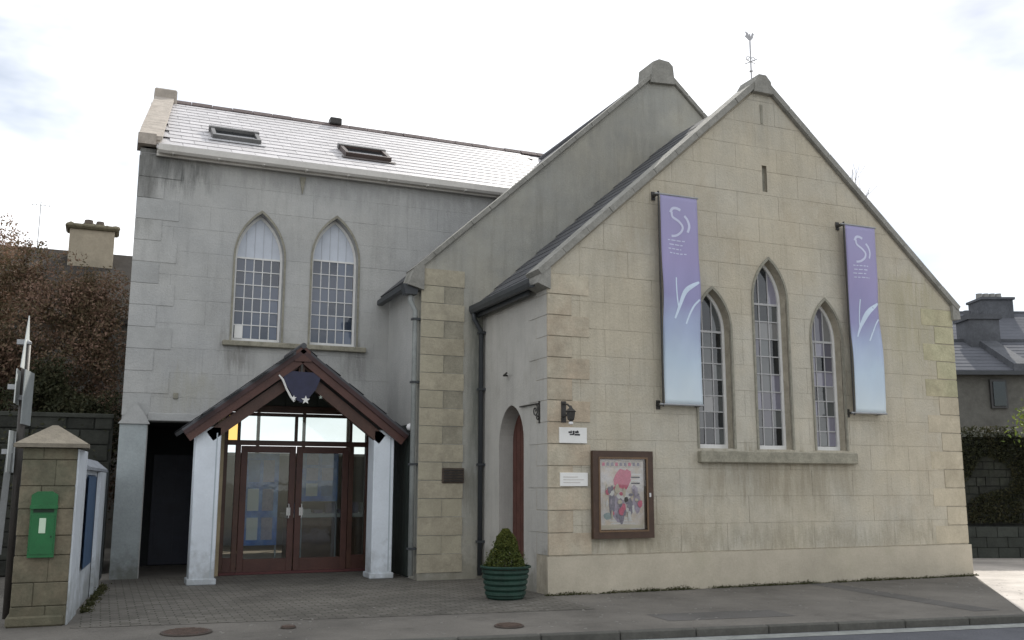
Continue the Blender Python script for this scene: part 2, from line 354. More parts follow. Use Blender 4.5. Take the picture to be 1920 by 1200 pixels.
def flush():
    bpy.context.view_layer.update(); dg = bpy.context.evaluated_depsgraph_get(); res = []
    for o in PEND: res.append((o, bpy.data.meshes.new_from_object(o.evaluated_get(dg))))
    for o, me in res: o.modifiers.clear(); o.data = me
    for o, me in list(res):      # a block split in two by an opening becomes two blocks
        if not o.name.startswith('ashlar_block') or not me.polygons: continue
        bm = bmesh.new(); bm.from_mesh(me); bm.verts.ensure_lookup_table(); seen = set(); isl = []
        for v in bm.verts:
            if v in seen: continue
            st = [v]; cur = set()
            while st:
                q = st.pop()
                if q in cur: continue
                cur.add(q); st += [e.other_vert(q) for e in q.link_edges if e.other_vert(q) not in cur]
            seen |= cur; isl.append(sorted(x.index for x in cur))
        if len(isl) > 1:
            for n_, keep in enumerate(isl):
                b2 = bm.copy(); b2.verts.ensure_lookup_table(); ks = set(keep)
                bmesh.ops.delete(b2, geom=[x for x in b2.verts if x.index not in ks], context='VERTS')
                m2 = bpy.data.meshes.new('ashlar_block'); b2.to_mesh(m2); b2.free()
                for mm in o.data.materials: m2.materials.append(mm)
                if n_ == 0: first = m2
                else:
                    c2 = o.copy(); c2.data = m2; COL.objects.link(c2)
            o.data = first
        bm.free()
    for c in CUTQ: bpy.data.objects.remove(c)
    PEND.clear(); CUTQ.clear()
    for o, me in res:
        if len(o.data.polygons) == 0: bpy.data.objects.remove(o)

# ------------------------------------------------------------------ ground
def ground_mat(name, base, kind):
    M = mat(name, base, .92, .22, .7, .6, 45, stain=tuple(x*.5 for x in base), stain_amt=.6, col2=tuple(x*1.3 for x in base), c2s=.5)
    if kind == 'paver':
        N = M.node_tree; n = N.nodes; p = n['Principled BSDF']
        br = n.new('ShaderNodeTexBrick'); br.inputs['Scale'].default_value = 1; br.inputs['Brick Width'].default_value = .21; br.inputs['Row Height'].default_value = .105
        br.inputs['Mortar Size'].default_value = .009; br.inputs['Color1'].default_value = (1, 1, 1, 1); br.inputs['Color2'].default_value = (.70, .70, .68, 1); br.inputs['Mortar'].default_value = (.38, .38, .34, 1)
        g = n.new('ShaderNodeNewGeometry'); N.links.new(g.outputs['Position'], br.inputs['Vector'])
        src = p.inputs['Base Color'].links[0].from_socket
        mx = n.new('ShaderNodeMix'); mx.data_type = 'RGBA'; mx.blend_type = 'MULTIPLY'; mx.inputs[0].default_value = 1
        N.links.new(src, mx.inputs[6]); N.links.new(br.outputs['Color'], mx.inputs[7]); N.links.new(mx.outputs[2], p.inputs['Base Color'])
    return M
M_TAR = ground_mat('pavement_tarmac', (.122, .113, .099), '')
M_PAV = ground_mat('block_paving', (.145, .135, .118), 'paver')
M_ROAD = ground_mat('road_asphalt', (.085, .088, .10), '')
M_EARTH = ground_mat('ground_earth', (.16, .15, .12), '')
M_CONC = ground_mat('yard_concrete', (.38, .35, .32), '')
M_KERB = mat('kerb_stone', (.085, .083, .073), .9, .2, 4, .4, 30, rnd=.08)
M_LINE = mat('worn_white_line', (.25, .26, .245), .8, .25, 5, .2, 30, stain=(.14, .145, .145), stain_amt=.7)
def sheet(name, pts, z, m):
    mb = MB(); mb.bm.faces.new([mb.bm.verts.new((x, y, z)) for x, y in pts])
    for f in mb.bm.faces:
        f.normal_update()
        if f.normal.z < 0: f.normal_flip()
    me = bpy.data.meshes.new(name); mb.bm.to_mesh(me); mb.bm.free(); o = bpy.data.objects.new(name, me); COL.objects.link(o); me.materials.append(m); o['kind'] = 'structure'; return o
sheet('ground', [(-600, -600), (600, -600), (600, 600), (-600, 600)], -.16, M_EARTH)
# kerb line through K0..K1
KA = Vector((-1.2, -3.30)); KB = Vector((4.3, -4.05)); kd = (KB-KA).normalized(); kn = Vector((kd.y, -kd.x))   # kn points to the road
P = lambda s, n: tuple(KA+kd*s+kn*n)
def slab(name, pts, z0, z1, m):
    o = obj(name, MB().prism(pts, lambda u, v, n: (u, v, n), z0, z1), m); o['kind'] = 'structure'; return o
road = sheet('road', [P(-60, .12), P(60, .12), P(60, 9), P(-60, 9)], -.075, M_ROAD)
slab('pavement', [P(-60, 0), P(60, 0), (80, 60), (-80, 60)], -.15, 0, M_TAR)
slab('far_pavement', [P(-60, 9), P(60, 9), P(60, 40), P(-60, 40)], -.155, 0, M_TAR)
sheet('forecourt_paving', [(-6.3, -.9), (-.1, -1.6), (-.03, 2.7), (-1.1, 2.72), (-1.12, 4.84), (-5.8, 4.84)], .004, M_PAV)
sheet('yard', [(8.22, -.12), (8.3, 6), (30, -2), (30, -7.3), (5.6, -4.1), (4.75, -3.98)], .004, M_CONC)  # pale concrete cut along the hall's shadow edge, drawing in the sunlit patch
kerb = thing('kerb', 'grey kerb stones running along the road edge in front of the hall', 'kerb', (KA.x, KA.y, 0))
km = MB().box(-.445, .445, -.06, .06, -.14, .012, .012).mesh('kerb_stone'); km.materials.append(M_KERB)
kr = Matrix.Rotation(math.atan2(kd.y, kd.x), 3, 'Z')
for i in range(-14, 22):
    c = KA+kd*(i*.9)+kn*.055; inst('kerb_stone', km, (c.x, c.y, 0), kerb, kr)
sheet('road_line', [P(-60, .17), P(60, .17), P(60, .42), P(-60, .42)], -.071, M_LINE)

sheet('tarmac_patch', [(.2, -2.9), (1.9, -3.1), (1.95, -2.5), (.25, -2.3)], .003, ground_mat('patched_tarmac', (.088, .084, .078), ''))
sheet('tarmac_trench', [(4.3, -3.6), (4.7, -3.65), (5.0, -.1), (4.6, -.06)], .003, ground_mat('patched_tarmac', (.088, .084, .078), ''))
gm = MB(); gr_ = random.Random(12)
for _ in range(260):
    gx, gy, rr_ = gr_.uniform(-6, 8), gr_.uniform(-3.2, 3), gr_.uniform(.008, .022)
    if gy > -.1 and gx > -1.3: gy = -gr_.uniform(.2, 3)
    q_ = [(gx+rr_*gr_.uniform(.7, 1.2)*math.cos(t*1.047), gy+rr_*math.sin(t*1.047)) for t in range(6)]; gm.prism(q_, lambda u, v, n: (u, v, n), .0, .0065)
gmo = obj('gum_spots', gm, mat('pale_gum', (.22, .21, .19), .9, .2)); tag(gmo, 'small pale gum spots and grit scattered over the pavement', 'grit', kind='stuff')
# manhole covers
def manhole(x, y, rx, ry, label):
    t = thing('manhole_cover', label, 'manhole cover', (x, y, .004), 'iron covers in the forecourt')
    obj('frame', MB().lathe((x, y, .005), [(rx, 0), (rx, .012), (rx*.9, .014)], 28), mat('rusty_rim', (.07, .055, .045), .7, .2, 10, .2), t)
    mb = MB().lathe((x, y, .006), [(rx*.88, 0), (rx*.88, .018)], 28)
    obj('cover', mb, mat('rusty_iron', (.085, .055, .045), .6, .3, 14, .3), t)
    rb = MB()
    for k in range(-4, 5):
        h = math.sqrt(max(.0, (rx*.82)**2-(k*rx*.18)**2)); rb.box(x-h, x+h, y+k*rx*.18-.008, y+k*rx*.18+.008, .0245, .030)
    obj('rib', rb, mat('rusty_rib', (.10, .07, .055), .6, .3, 14, .3), t)
manhole(-5.13, -1.72, .27, .27, 'round rusty manhole cover nearest the stone gate pier')
manhole(-1.72, -2.60, .17, .17, 'small round rusty manhole cover in front of the potted shrub')
manhole(-4.05, -1.78, .085, .085, 'tiny dark stopcock lid between the two rusty manhole covers')

# ------------------------------------------------------------------ the hall
W1, H1, HA1 = 8.26, 4.86, 8.54       # front gable
D1 = 2.735                            # plane of the taller gable
X2, H2, XA2, HA2 = -1.145, 5.34, 3.833, 9.86
X2R = 2*XA2-X2
D2 = 4.86; X3 = -5.83; HW = 7.5       # side wing
hall = thing('church_hall', 'rendered stone church hall with two steep gables, pointed windows and a grey side wing', 'building', (0, 0, 0))
front = [(0, 0), (W1, 0), (W1, H1), (W1/2, HA1), (0, H1)]
WINS = [(2.975, .66, 2.16, 4.10, 4.76), (4.135, .68, 2.16, 4.66, 5.36), (5.295, .64, 2.16, 4.08, 4.74)]
WW = [(-3.64, .88, 4.16, 5.72, 6.58), (-2.225, .88, 4.16, 5.80, 6.64)]
SLIT = [(4.09, 6.57), (4.19, 6.57), (4.19, 7.04), (4.09, 7.04)]
wcut = [cutter(arch(c, w, z0, zs, za), FR(0), -.3, .8) for c, w, z0, zs, za in WINS]
slc = cutter(SLIT, FR(0), -.3, .2)
fwall = obj('front_wall', MB().prism(front, FR(0), .008, .45), M_JOINT, hall); cut(fwall, wcut+[slc])
def courses(poly, x0, x1, z0, z1, ch, bl, joint, fn, depth, m, parent, cuts, holes, seed=1):
    r = random.Random(seed); z = z0; row = 0
    while z < z1:
        zt = min(z+ch, z1); x = x0-(bl*.5 if row % 2 else 0)
        while x < x1:
            L = bl; a, b = max(x, x0), min(x+L, x1)
            if b-a > .06:
                pp = clip([(a+joint/2, z+joint/2), (b-joint/2, z+joint/2), (b-joint/2, zt-joint/2), (a+joint/2, zt-joint/2)], poly)
                if pp and area(pp) > .004:
                    dd = r.uniform(-.0022, .0022)
                    o = obj('ashlar_block', MB().prism(pp, fn, dd, depth), m, parent)
                    hit = [c for c, (ha, hb, hc, hd) in zip(cuts, holes) if not (b < ha or a > hb or zt < hc or z > hd)]
                    if hit: cut(o, hit)
            x += L
        z = zt; row += 1
sx = (HA1-H1)/(W1/2)
inner = [(.36, .56), (7.86, .56), (7.86, H1+.36*sx-.02), (W1/2, HA1-.04), (.36, H1+.30*sx-.02)]
holes = [(c-w/2, c+w/2, z0, za) for c, w, z0, zs, za in WINS]+[(4.09, 4.19, 6.57, 7.04)]
innerL = [(.52, .56), (7.68, .56), (7.68, 5.32), (W1/2, HA1-.05), (.52, 5.28)]
courses(innerL, .54, 7.66, .56, 8.5, .425, .86, .004, FR(0), .02, M_FRONT, fwall, wcut+[slc], holes)
# edge strips of the gable above the quoins
# corner quoins: alternate long and short
def quoins(x_edge, sgn, z0, z1, h, la, lb, fn, m, parent, proud, joint=.008, fill_to=None, mfill=None, top=None):
    z = z0; k = 0
    while z < z1-.1:
        zt = min(z+h, z1); L = la if k % 2 else lb
        a, b = sorted((x_edge, x_edge+sgn*L))
        pp = [(a, z+joint/2), (b, z+joint/2), (b, zt-joint/2), (a, zt-joint/2)]
        obj('quoin', MB().prism(pp, fn, -proud, .03), m, parent)
        if fill_to is not None and abs(fill_to-(x_edge+sgn*L)) > .02:
            c, d = sorted((x_edge+sgn*(L+.008), fill_to))
            obj('ashlar_block', MB().prism([(c, z+joint/2), (d, z+joint/2), (d, zt-joint/2), (c, zt-joint/2)], fn, 0, .03), mfill, parent)
        z = zt; k += 1
quoins(-.012, 1, .56, 4.78, .325, .40, .70, FR(0), M_QUOIN, fwall, .012, joint=.016)
quoins(W1+.004, -1, .56, 3.16, .325, .46, .76, FR(0), M_QUOIN3, fwall, .004, joint=.02)
quoins(W1+.004, -1, 3.16, 4.78, .325, .46, .76, FR(0), M_QUOIN2, fwall, .004, joint=.02)
# the plain strips filling between inner blocks and quoins
for (a, b) in ((.395, .54), (7.66, 7.80)):
    z = .56
    while z < 5.0:
        obj('ashlar_block', MB().prism([(a, z+.003), (b, z+.003), (b, min(z+.425, 5.1)-.003), (a, min(z+.425, 5.1)-.003)], FR(0), .003, .02), M_FRONT, fwall); z += .425
for s in (0, 1):   # triangular infill above quoins
    t = [(0, 4.785), (.54, 4.785), (.54, 4.785+.52*sx+.05), (0, 4.82)]
    if s: t = [(W1-x if x else W1, z) for x, z in t][::-1]; t = [(min(x, W1), z) for x, z in t]; t = [(7.66 if abs(x-7.72) < .07 else x, z) for x, z in t]
    obj('ashlar_block', MB().prism(t, FR(0), .004, .02), M_FRONT, fwall)
pl = MB().prism([(-.04, -.02), (W1+.03, -.02), (W1+.03, .545), (-.04, .545)], FR(0), -.03, .02)
obj('plinth', pl, M_PLINTH, hall)
obj('window_sill', MB().box(2.60, 5.76, -.11, .06, 1.93, 2.12, .015), M_SILL, hall)
# rest of front block: side wall (with pointed door), far wall, back
ARD = arch(1.44, 1.02, 0.0, 2.28, 2.86)
dcut = cutter(ARD, FS(0), -.2, .8)
side = obj('side_wall', MB().prism([(.452, 0), (D1-.002, 0), (D1-.002, 4.62), (.452, 4.62)], FS(0), 0, .45), M_SIDE, hall); cut(side, [dcut])
obj('far_side_wall', MB().box(W1-.45, W1-.002, .452, D1-.002, 0, 4.86), M_G2, hall)
# left edge of front wall end face blocks (quoin returns on the side)
for k in range(13):
    z = .56+k*.325; L = .70 if k % 2 else .42
    obj('quoin', MB().prism([(-.001, z+.004), (L, z+.004), (L, z+.321), (-.001, z+.321)], FS(0), -.009, .01), M_SIDE, side)
# ---- windows
def pointed_window(name, parent, fn, c, w, z0, zs, za, rec, cols, rows, glass, bar=.018, arch_panel=False, tran=None, label=None, hood=True, fw_=.05):
    wob = obj(name, MB().ring(arch(c, w-.004, z0+.003, zs, za-.003), arch(c, w-2*fw_, z0+fw_*1.4, zs, za-fw_*1.5), fn, rec, rec+.07), M_FRAME, parent, label=label)
    ip = arch(c, w-2*fw_+.004, z0+fw_*1.4, zs, za-fw_*1.5)
    iw = w-2*fw_; zb = z0+fw_*1.4; cw = iw/cols; top = zs if (arch_panel or tran) else za
    zt = tran or zs; rh = (zt-zb)/rows
    bars = MB(); bmat = M_FRAME if arch_panel else mat('greyed_bars', (.42, .42, .42), .6, .1)
    for k in range(1, cols):
        u = c-iw/2+k*cw
        pp = clip([(u-bar/2, zb), (u+bar/2, zb), (u+bar/2, (zt if arch_panel else za)), (u-bar/2, (zt if arch_panel else za))], ip)
        if pp: bars.prism(pp, fn, rec+.015, rec+.055)
    for k in range(1, rows+1):
        z = zb+k*rh; bb = bar*(2.0 if k == rows else 1)
        bars.prism([(c-iw/2-.002, z-bb/2), (c+iw/2+.002, z-bb/2), (c+iw/2+.002, z+bb/2), (c-iw/2-.002, z+bb/2)], fn, rec+.012, rec+.058)
    obj('glazing_bars', bars, bmat, wob)
    for i in range(cols):
        for j in range(rows+(0 if arch_panel else 1)):
            a = c-iw/2+i*cw; zlo = zb+j*rh; zhi = zlo+rh if j < rows else za
            pp = clip([(a+bar/2, zlo+bar/2), (a+cw-bar/2, zlo+bar/2), (a+cw-bar/2, zhi-bar/2), (a+bar/2, zhi-bar/2)], ip)
            if pp and area(pp) > .001:
                g = glass(i, j) if callable(glass) else glass
                tilt = random.uniform(-.003, .003)
                obj('pane', MB().prism(pp, lambda u, v, n: fn(u, v, n+tilt*(u-a)/cw), rec+.03, rec+.036), g, wob)
    if arch_panel:
        pp = clip([(c-iw/2, zt+bar), (c+iw/2, zt+bar), (c+iw/2, za), (c-iw/2, za)], ip)
        obj('arch_panel', MB().prism(pp, fn, rec+.022, rec+.04), mat('pale_arch_panel', (.52, .56, .62), .5, .06, 3, .05, 30), wob)
        # faint fan bars on the panel
        fb = MB()
        for k in range(1, cols):
            u = c-iw/2+k*cw; q = clip([(u-.006, zt+bar), (u+.006, zt+bar), (u+.006, za), (u-.006, za)], ip)
            if q: fb.prism(q, fn, rec+.014, rec+.0215)
        obj('tracery', fb, mat('tracery_grey', (.44, .46, .50), .5, .05), wob)
    # reveal lining of the opening so the recess reads as cut stone
    if hood:
        n = len(arch(c, w, z0, zs, za))
        oo = arch(c, w+.075, z0, zs, za+.06); ii = arch(c, w+.004, z0, zs, za+.003)
        seq = list(range(1, n))+[0]
        hb = MB().ring([oo[k] for k in seq], [ii[k] for k in seq], fn, -.022, .03, closed=False)
        obj('hood_mould', hb, M_HOOD, wob)
    blind = MB().prism(arch(c, w+.1, z0-.02, zs, za+.02), fn, rec+.30, rec+.32)
    obj('blind', blind, mat('window_blind', (.22, .22, .24), .9, .3, 2, 0), wob)
    return wob
def gsel(base, alt, pr, seed):
    r = random.Random(seed)
    def f(i, j):
        q = r.random(); return alt if q < pr else (G_PALE if q > .88 else (G_DARK if q > .70 else base))
    return f
pointed_window('window', hall, FR(0), *WINS[0], .16, 3, 7, gsel(G_LEAD, G_DARK, .35, 3), label='left pointed window of the front gable with dark and grey panes', tran=4.08)
pointed_window('window', hall, FR(0), *WINS[1], .16, 3, 8, gsel(G_LILAC, G_LEAD, .25, 4), label='tall middle pointed window with lilac grey panes', tran=4.62)
pointed_window('window', hall, FR(0), *WINS[2], .16, 3, 7, gsel(G_LEAD, G_LILAC, .4, 8), label='right pointed window of the front gable', tran=4.04)
sd = MB().prism(arch(1.44, 1.0, 0.004, 2.28, 2.85), FS(0), .26, .31)
door = obj('arched_door', sd, mat('dark_red_door', (.075, .028, .022), .5, .2, 4, .15), hall, label='dark red pointed side door')
for k in range(6):
    y = .97+k*.162
    pp = clip([(y, .02), (y+.15, .02), (y+.15, 2.9), (y, 2.9)], arch(1.44, .96, .02, 2.26, 2.80))
    obj('plank', MB().prism(pp, FS(0), .235, .262), mat('dark_red_plank', (.085, .032, .024), .5, .25, 5, .2, rnd=.1), door)
obj('door_handle', MB().tube([(.225, 1.08, 1.05), (.19, 1.08, 1.05), (.19, 1.08, 1.17), (.225, 1.08, 1.17)], .01, 6), M_IRON, door)
obj('door_step', MB().box(-.12, .3, .9, 1.98, .004, .07, .01), M_SILL, hall)

# gable copings
def coping(name, p0, p1, y0, y1, th, m, parent, over=.0, n=9):
    """stones laid along a slope in the x-z plane"""
    a, b = Vector((p0[0], p0[1])), Vector((p1[0], p1[1])); d = (b-a); L = d.length; d.normalize(); nn = Vector((-d.y, d.x))
    if nn.y < 0: nn = -nn
    cp = obj(name, MB().prism([tuple(a+nn*.002), tuple(b+nn*.002), tuple(b+nn*(th*.5)), tuple(a+nn*(th*.5))], FR(0), y0+.02, y1-.02), m, parent)
    for k in range(n):
        s, t = L*k/n+.004, L*(k+1)/n-.004
        q = [tuple(a+d*s+nn*.01), tuple(a+d*t+nn*.01), tuple(a+d*t+nn*th), tuple(a+d*s+nn*th)]
        obj('coping_stone', MB().prism(q, FR(0), y0+random.uniform(-.004, .004), y1), m, cp)
    return cp
coping('coping', (-.13, H1-.13*sx-.02), (W1/2-.11, HA1-.11*sx), -.07, .42, .11, M_COPE, hall, n=10)
coping('coping', (W1/2+.11, HA1-.11*sx), (W1+.10, H1-.10*sx), -.07, .42, .11, M_COPE, hall, n=10)
# apex stone of the front gable
ap = MB().prism([(W1/2-.19, HA1-.20), (W1/2+.19, HA1-.20), (W1/2+.16, HA1+.02), (W1/2+.06, HA1+.13), (W1/2-.09, HA1+.13), (W1/2-.17, HA1+.0)], FR(0), -.10, .44)
obj('apex_stone', ap, M_COPE, hall)
obj('kneeler', MB().prism([(-.20, 4.60), (.02, 4.52), (.02, 4.92), (-.10, 4.86)], FR(0), -.06, .40), M_COPE, hall)
obj('kneeler', MB().prism([(W1-.02, 4.60), (W1+.16, 4.62), (W1+.14, 4.80), (W1-.02, 4.94)], FR(0), -.06, .40), M_COPE, hall)
obj('gable_mark', MB().prism([(4.11, 7.80), (4.145, 7.80), (4.155, 8.15), (4.10, 8.15)], FR(0), -.012, .006), M_HOOD, hall)
obj('slit_louvre', MB().box(4.07, 4.21, .06, .09, 6.55, 7.06), M_HOOD, hall)

# roofs of the front block
def roof_slab(name, x0, z0, x1, z1, ya, yb, th, m, parent):
    d = Vector((x1-x0, z1-z0)).normalized(); nn = Vector((-d.y, d.x));  nn = -nn if nn.y < 0 else nn
    q = [(x0, z0), (x1, z1), (x1-nn.x*th, z1-nn.y*th), (x0-nn.x*th, z0-nn.y*th)]
    return obj(name, MB().prism(q, FR(0), ya, yb), m, parent)
def slate_mesh(w, l, t, m):
    mb = MB().box(-w/2, w/2, 0, l, 0, t)
    me = mb.mesh('slate'); me.materials.append(m); return me
def lay_slates(parent, origin, ua, va, nu, nv, du, dv, m, over=1.25, t=.007, skip=None, seed=2, jit=.003):
    """origin = eave start, ua = unit along eave, va = unit up the slope"""
    r = random.Random(seed); ua = Vector(ua); va = Vector(va); na = ua.cross(va)
    me = slate_mesh(du-.006, dv*over, t, m)
    tilt = math.asin(min(.2, t*1.1/dv))
    R0 = Matrix((ua, va, na)).transposed()
    cnt = 0
    for j in range(nv):
        for i in range(nu):
            s = (i+.5+(.5 if j % 2 else 0))*du; h = j*dv
            if s > nu*du+.01 and j % 2: continue
            if skip and skip(s, h): continue
            p = Vector(origin)+ua*s+va*(h+r.uniform(-jit, jit))+na*(.012+t*.9)
            R = R0 @ Matrix.Rotation(-tilt, 3, 'X') @ Matrix.Rotation(r.uniform(-.006, .006), 3, 'Z')
            inst('slate', me, p, parent, R); cnt += 1
    return cnt
rl = roof_slab('front_roof_left', -.16, H1-.16*sx-.02, W1/2, HA1-.02, .43, D1-.01, .08, M_SLATED, hall)
ua = Vector((0, -1, 0)); va = Vector((W1/2, 0, HA1-H1)).normalized()
lay_slates(rl, (-.20, D1-.02, H1-.20*sx-.02), ua, va, 7, 20, .325, .275, M_SLATED)
roof_slab('front_roof_right', W1+.16, H1-.16*sx-.02, W1/2, HA1-.02, .43, D1-.01, .08, M_SLATED, hall)
# eaves of the side wall: fascia, soffit, dark gutter and downpipe
obj('fascia', MB().box(-.15, -.11, .44, D1-.02, 4.50, 4.70), M_GUTD, hall)
obj('soffit', MB().box(-.11, .01, .44, D1-.02, 4.60, 4.64), M_GUTD, hall)
gp = [(-.155+.0, 4.68), (-.16, 4.60), (-.20, 4.555), (-.26, 4.56), (-.285, 4.62), (-.285, 4.69), (-.27, 4.69), (-.268, 4.625), (-.25, 4.585), (-.205, 4.58), (-.178, 4.61), (-.17, 4.68)]
obj('gutter', MB().prism(gp, FR(0), .10, D1-.03), M_GUTD, hall)
dp = MB().tube([(-.22, D1-.12, 4.58), (-.22, D1-.12, 4.46), (-.07, D1-.09, 4.25), (-.07, D1-.09, .06)], .042, 10)
dpo = obj('downpipe', dp, M_GUTD, hall, smooth=True)
for z in (.6, 1.9, 3.2, 4.2): obj('pipe_bracket', MB().box(-.125, -.003, D1-.15, D1-.03, z, z+.04), M_GUTD, dpo)

# taller gable behind
g2 = [(X2, 0), (X2R, 0), (X2R, H2), (XA2, HA2), (X2, H2)]
s2 = (HA2-H2)/(XA2-X2)
gw = obj('rear_gable_wall', MB().prism(g2, FR(D1), 0, .45), M_G2, hall)
z = .12; k = 0
while z < 5.2:
    L = .40 if k % 2 else .78
    obj('quoin', MB().prism([(X2-.015, z+.006), (X2+L, z+.006), (X2+L, z+.300), (X2-.015, z+.300)], FR(D1), -.016, .01), M_G2T if k % 2 else M_G2Q, gw)
    if k % 2: obj('quoin_infill', MB().prism([(X2+.41, z+.006), (X2+.77, z+.006), (X2+.77, z+.300), (X2+.41, z+.300)], FR(D1), -.004, .01), M_G2D if k > 3 else M_G2T, gw)
    z += .306; k += 1
coping('coping', (X2-.12, H2-.12*s2), (XA2-.2, HA2-.2*s2), D1-.06, D1+.42, .09, M_COPE, hall, n=14)
coping('coping', (XA2+.2, HA2-.2*s2), (X2R+.1, H2-.1*s2), D1-.06, D1+.42, .09, M_COPE, hall, n=14)
fin = MB().prism([(XA2-.30, HA2-.32), (XA2+.26, HA2-.28), (XA2+.22, HA2+.10), (XA2+.13, HA2+.18), (XA2-.10, HA2+.20), (XA2-.25, HA2+.12)], FR(D1), -.09, .46)
obj('apex_stone', fin, M_COPE, hall)
obj('side_wall', MB().prism([(D1+.452, 0), (D2-.002, 0), (D2-.002, 5.28), (D1+.452, 5.28)], FS(X2), 0, .4), M_WING, hall)
obj('far_side_wall', MB().box(X2R-.4, X2R-.002, D1+.452, 12.87, 0, 5.3), M_G2, hall)
obj('end_wall', MB().prism([(1.42, 0), (X2R, 0), (X2R, H2), (XA2, HA2), (X2, H2), (X2, 3.8), (1.42, 3.8)], FR(12.88), 0, .4), M_G2, hall)
roof_slab('rear_roof_left', X2-.18, H2-.18*s2, XA2, HA2-.02, D1+.43, 13.4, .1, M_SLATED, hall)
roof_slab('rear_roof_right', X2R+.18, H2-.18*s2, XA2, HA2-.02, D1+.43, 13.4, .1, M_SLATED, hall)
obj('ridge', MB().tube([(XA2, D1+.4, HA2), (XA2, 13.4, HA2)], .07, 8), M_SLATED, hall)
obj('kneeler', MB().prism([(X2-.27, 5.00), (X2+.02, 4.92), (X2+.02, 5.36), (X2-.16, 5.30)], FR(D1), -.06, .40), M_COPE, hall)
obj('gutter', MB().box(X2-.26, X2-.14, D1+.42, D2-.05, 4.98, 5.09, .015), M_GUTD, hall)
obj('rainwater_head', MB().prism([(X2-.34, 5.02), (X2-.05, 5.02), (X2-.09, 4.84), (X2-.29, 4.84)], FR(D1), .0, .2), M_GUTD, hall)
dp2 = obj('downpipe', MB().tube([(X2-.18, D1+.1, 4.86), (X2-.18, D1+.1, 4.74), (X2-.09, D1+.1, 4.56), (X2-.09, D1+.1, .08)], .045, 10), mat('grey_green_pipe', (.30, .32, .31), .5, .2, 3, .1, stain=(.06, .07, .07), stain_amt=.5), hall, smooth=True, label='grey downpipe at the corner of the taller gable')
for z in (.5, 1.9, 3.3, 4.4): obj('pipe_bracket', MB().box(X2-.15, X2-.003, D1+.04, D1+.16, z, z+.035), M_GUTD, dp2)
obj('wall_vent', MB().box(X2+.40, X2+.80, D1-.035, D1+.01, 1.60, 1.86, .01), mat('rusty_vent', (.075, .058, .045), .8, .35, 12, .5), hall)
vb = MB()
for k in range(5): vb.box(X2+.43, X2+.77, D1-.05, D1-.034, 1.63+k*.045, 1.65+k*.045)
obj('vent_slats', vb, M_IRON, hall)

# ------------------------------------------------------------------ side wing (part of the same hall)
XW1 = 1.75
wall_poly = [(X3, 0), (XW1, 0), (XW1, HW), (X3, HW)]
wwc = [cutter(arch(c, w, z0, zs, za), FR(D2), -.3, .8) for c, w, z0, zs, za in WW]
open1 = cutter([(-5.40, -.5), (-4.22, -.5), (-4.22, 2.66), (-5.40, 2.66)], FR(D2), -.5, .9)
open2 = cutter([(-4.13, -.5), (-1.44, -.5), (-1.44, 2.90), (-4.13, 2.90)], FR(D2), -.5, .9)
wing = obj('wing_wall', MB().prism(wall_poly, FR(D2), .006, .42), mat('wing_joint', (.36, .36, .355), .95, .15, 5, .2), hall); cut(wing, wwc+[open1, open2])
hol = [(c-w/2, c+w/2, z0, za) for c, w, z0, zs, za in WW]+[(-5.40, -4.22, 0, 2.66), (-4.13, -1.44, 0, 2.90)]
wp = [(X3+.02, 0), (XW1, 0), (XW1, HW), (X3+.02, HW)]
courses(wp, X3+.02, XW1, 0, HW-.02, .44, 1.25, .003, FR(D2), .012, M_WING, wing, wwc+[open1, open2], hol, 5)
z = 2.75; k = 0
while z < 7.2:
    L = .72 if k % 2 else .44
    obj('quoin', MB().prism([(X3-.012, z+.005), (X3+L, z+.005), (X3+L, z+.385), (X3-.012, z+.385)], FR(D2), -.012, .008), M_WINGQ if k % 3 == 0 else M_WING, wing)
    z += .39; k += 1
flush()
for i, (c, w, z0, zs, za) in enumerate(WW):
    wob = pointed_window('window', hall, FR(D2), c, w, z0, zs, za, .15, 5 if i == 0 else 5, 6, G_BLUE, arch_panel=True, tran=zs+.02, fw_=.045, bar=.016,
        label=('left' if i == 0 else 'right')+' pointed window of the grey wing, pale panel in its arch')
obj('window_sill', MB().box(-4.24, -1.60, D2-.10, D2+.06, 4.05, 4.145, .012), M_SILL, hall)
# small paper notice in the left window
obj('window_notice', MB().box(-4.02, -3.88, D2+.13, D2+.145, 4.22, 4.46), M_PAPER, hall)
# wing left flank, back wall with rear window, floor and inner walls
flank = MB().prism([(X3, D2+.43), (X3+.38, D2+.43), (X3+.70, 12.9), (X3+.34, 12.9)], lambda u, v, n: (u, v, n), 0, 7.6)
flank.prism([(D2+.0, 7.6), (12.9, 7.6), (12.9, 7.75), (8.9, 10.0), (D2+.0, 7.78)], lambda u, v, n: (X3+.04+.34*max(0, (u-D2)/8)+n, u, v), 0, .30)
obj('flank_wall', flank, M_WING, hall)
obj('back_wall', MB().box(X3+.3, -3.6, 12.9, 13.29, 0, 7.6).box(1.2, 1.40, 12.9, 13.29, 0, 7.6).box(-3.6, 1.2, 12.9, 13.29, 0, 2.3).box(-3.6, 1.2, 12.9, 13.29, 3.62, 7.6), M_WING, hall)
rw = MB()
for x in (-3.6, -2.4, -1.2, 0, 1.12): rw.box(x, x+.08, 13.0, 13.08, 2.3, 3.62)
rw.box(-3.6, 1.2, 13.0, 13.08, 2.3, 2.38).box(-3.6, 1.2, 13.0, 13.08, 3.54, 3.62)
obj('rear_window_frame', rw, M_FRAME, hall)
lob = MB().box(-4.30, -4.20, D2+.43, 12.88, 0, 3.7).box(-4.2, 1.4, D2+.43, 12.88, 3.64, 3.74).box(1.3, 1.4, D2+.43, 12.88, 0, 3.64)
lob.box(-1.43, 1.3, D2+.43, D2+.5, 0, 3.64)
obj('lobby_lining', lob, M_LOBBY, hall)
obj('lobby_floor', MB().box(-4.2, 1.3, D2-.04, 12.88, .006, .02), M_FLOORI, hall)
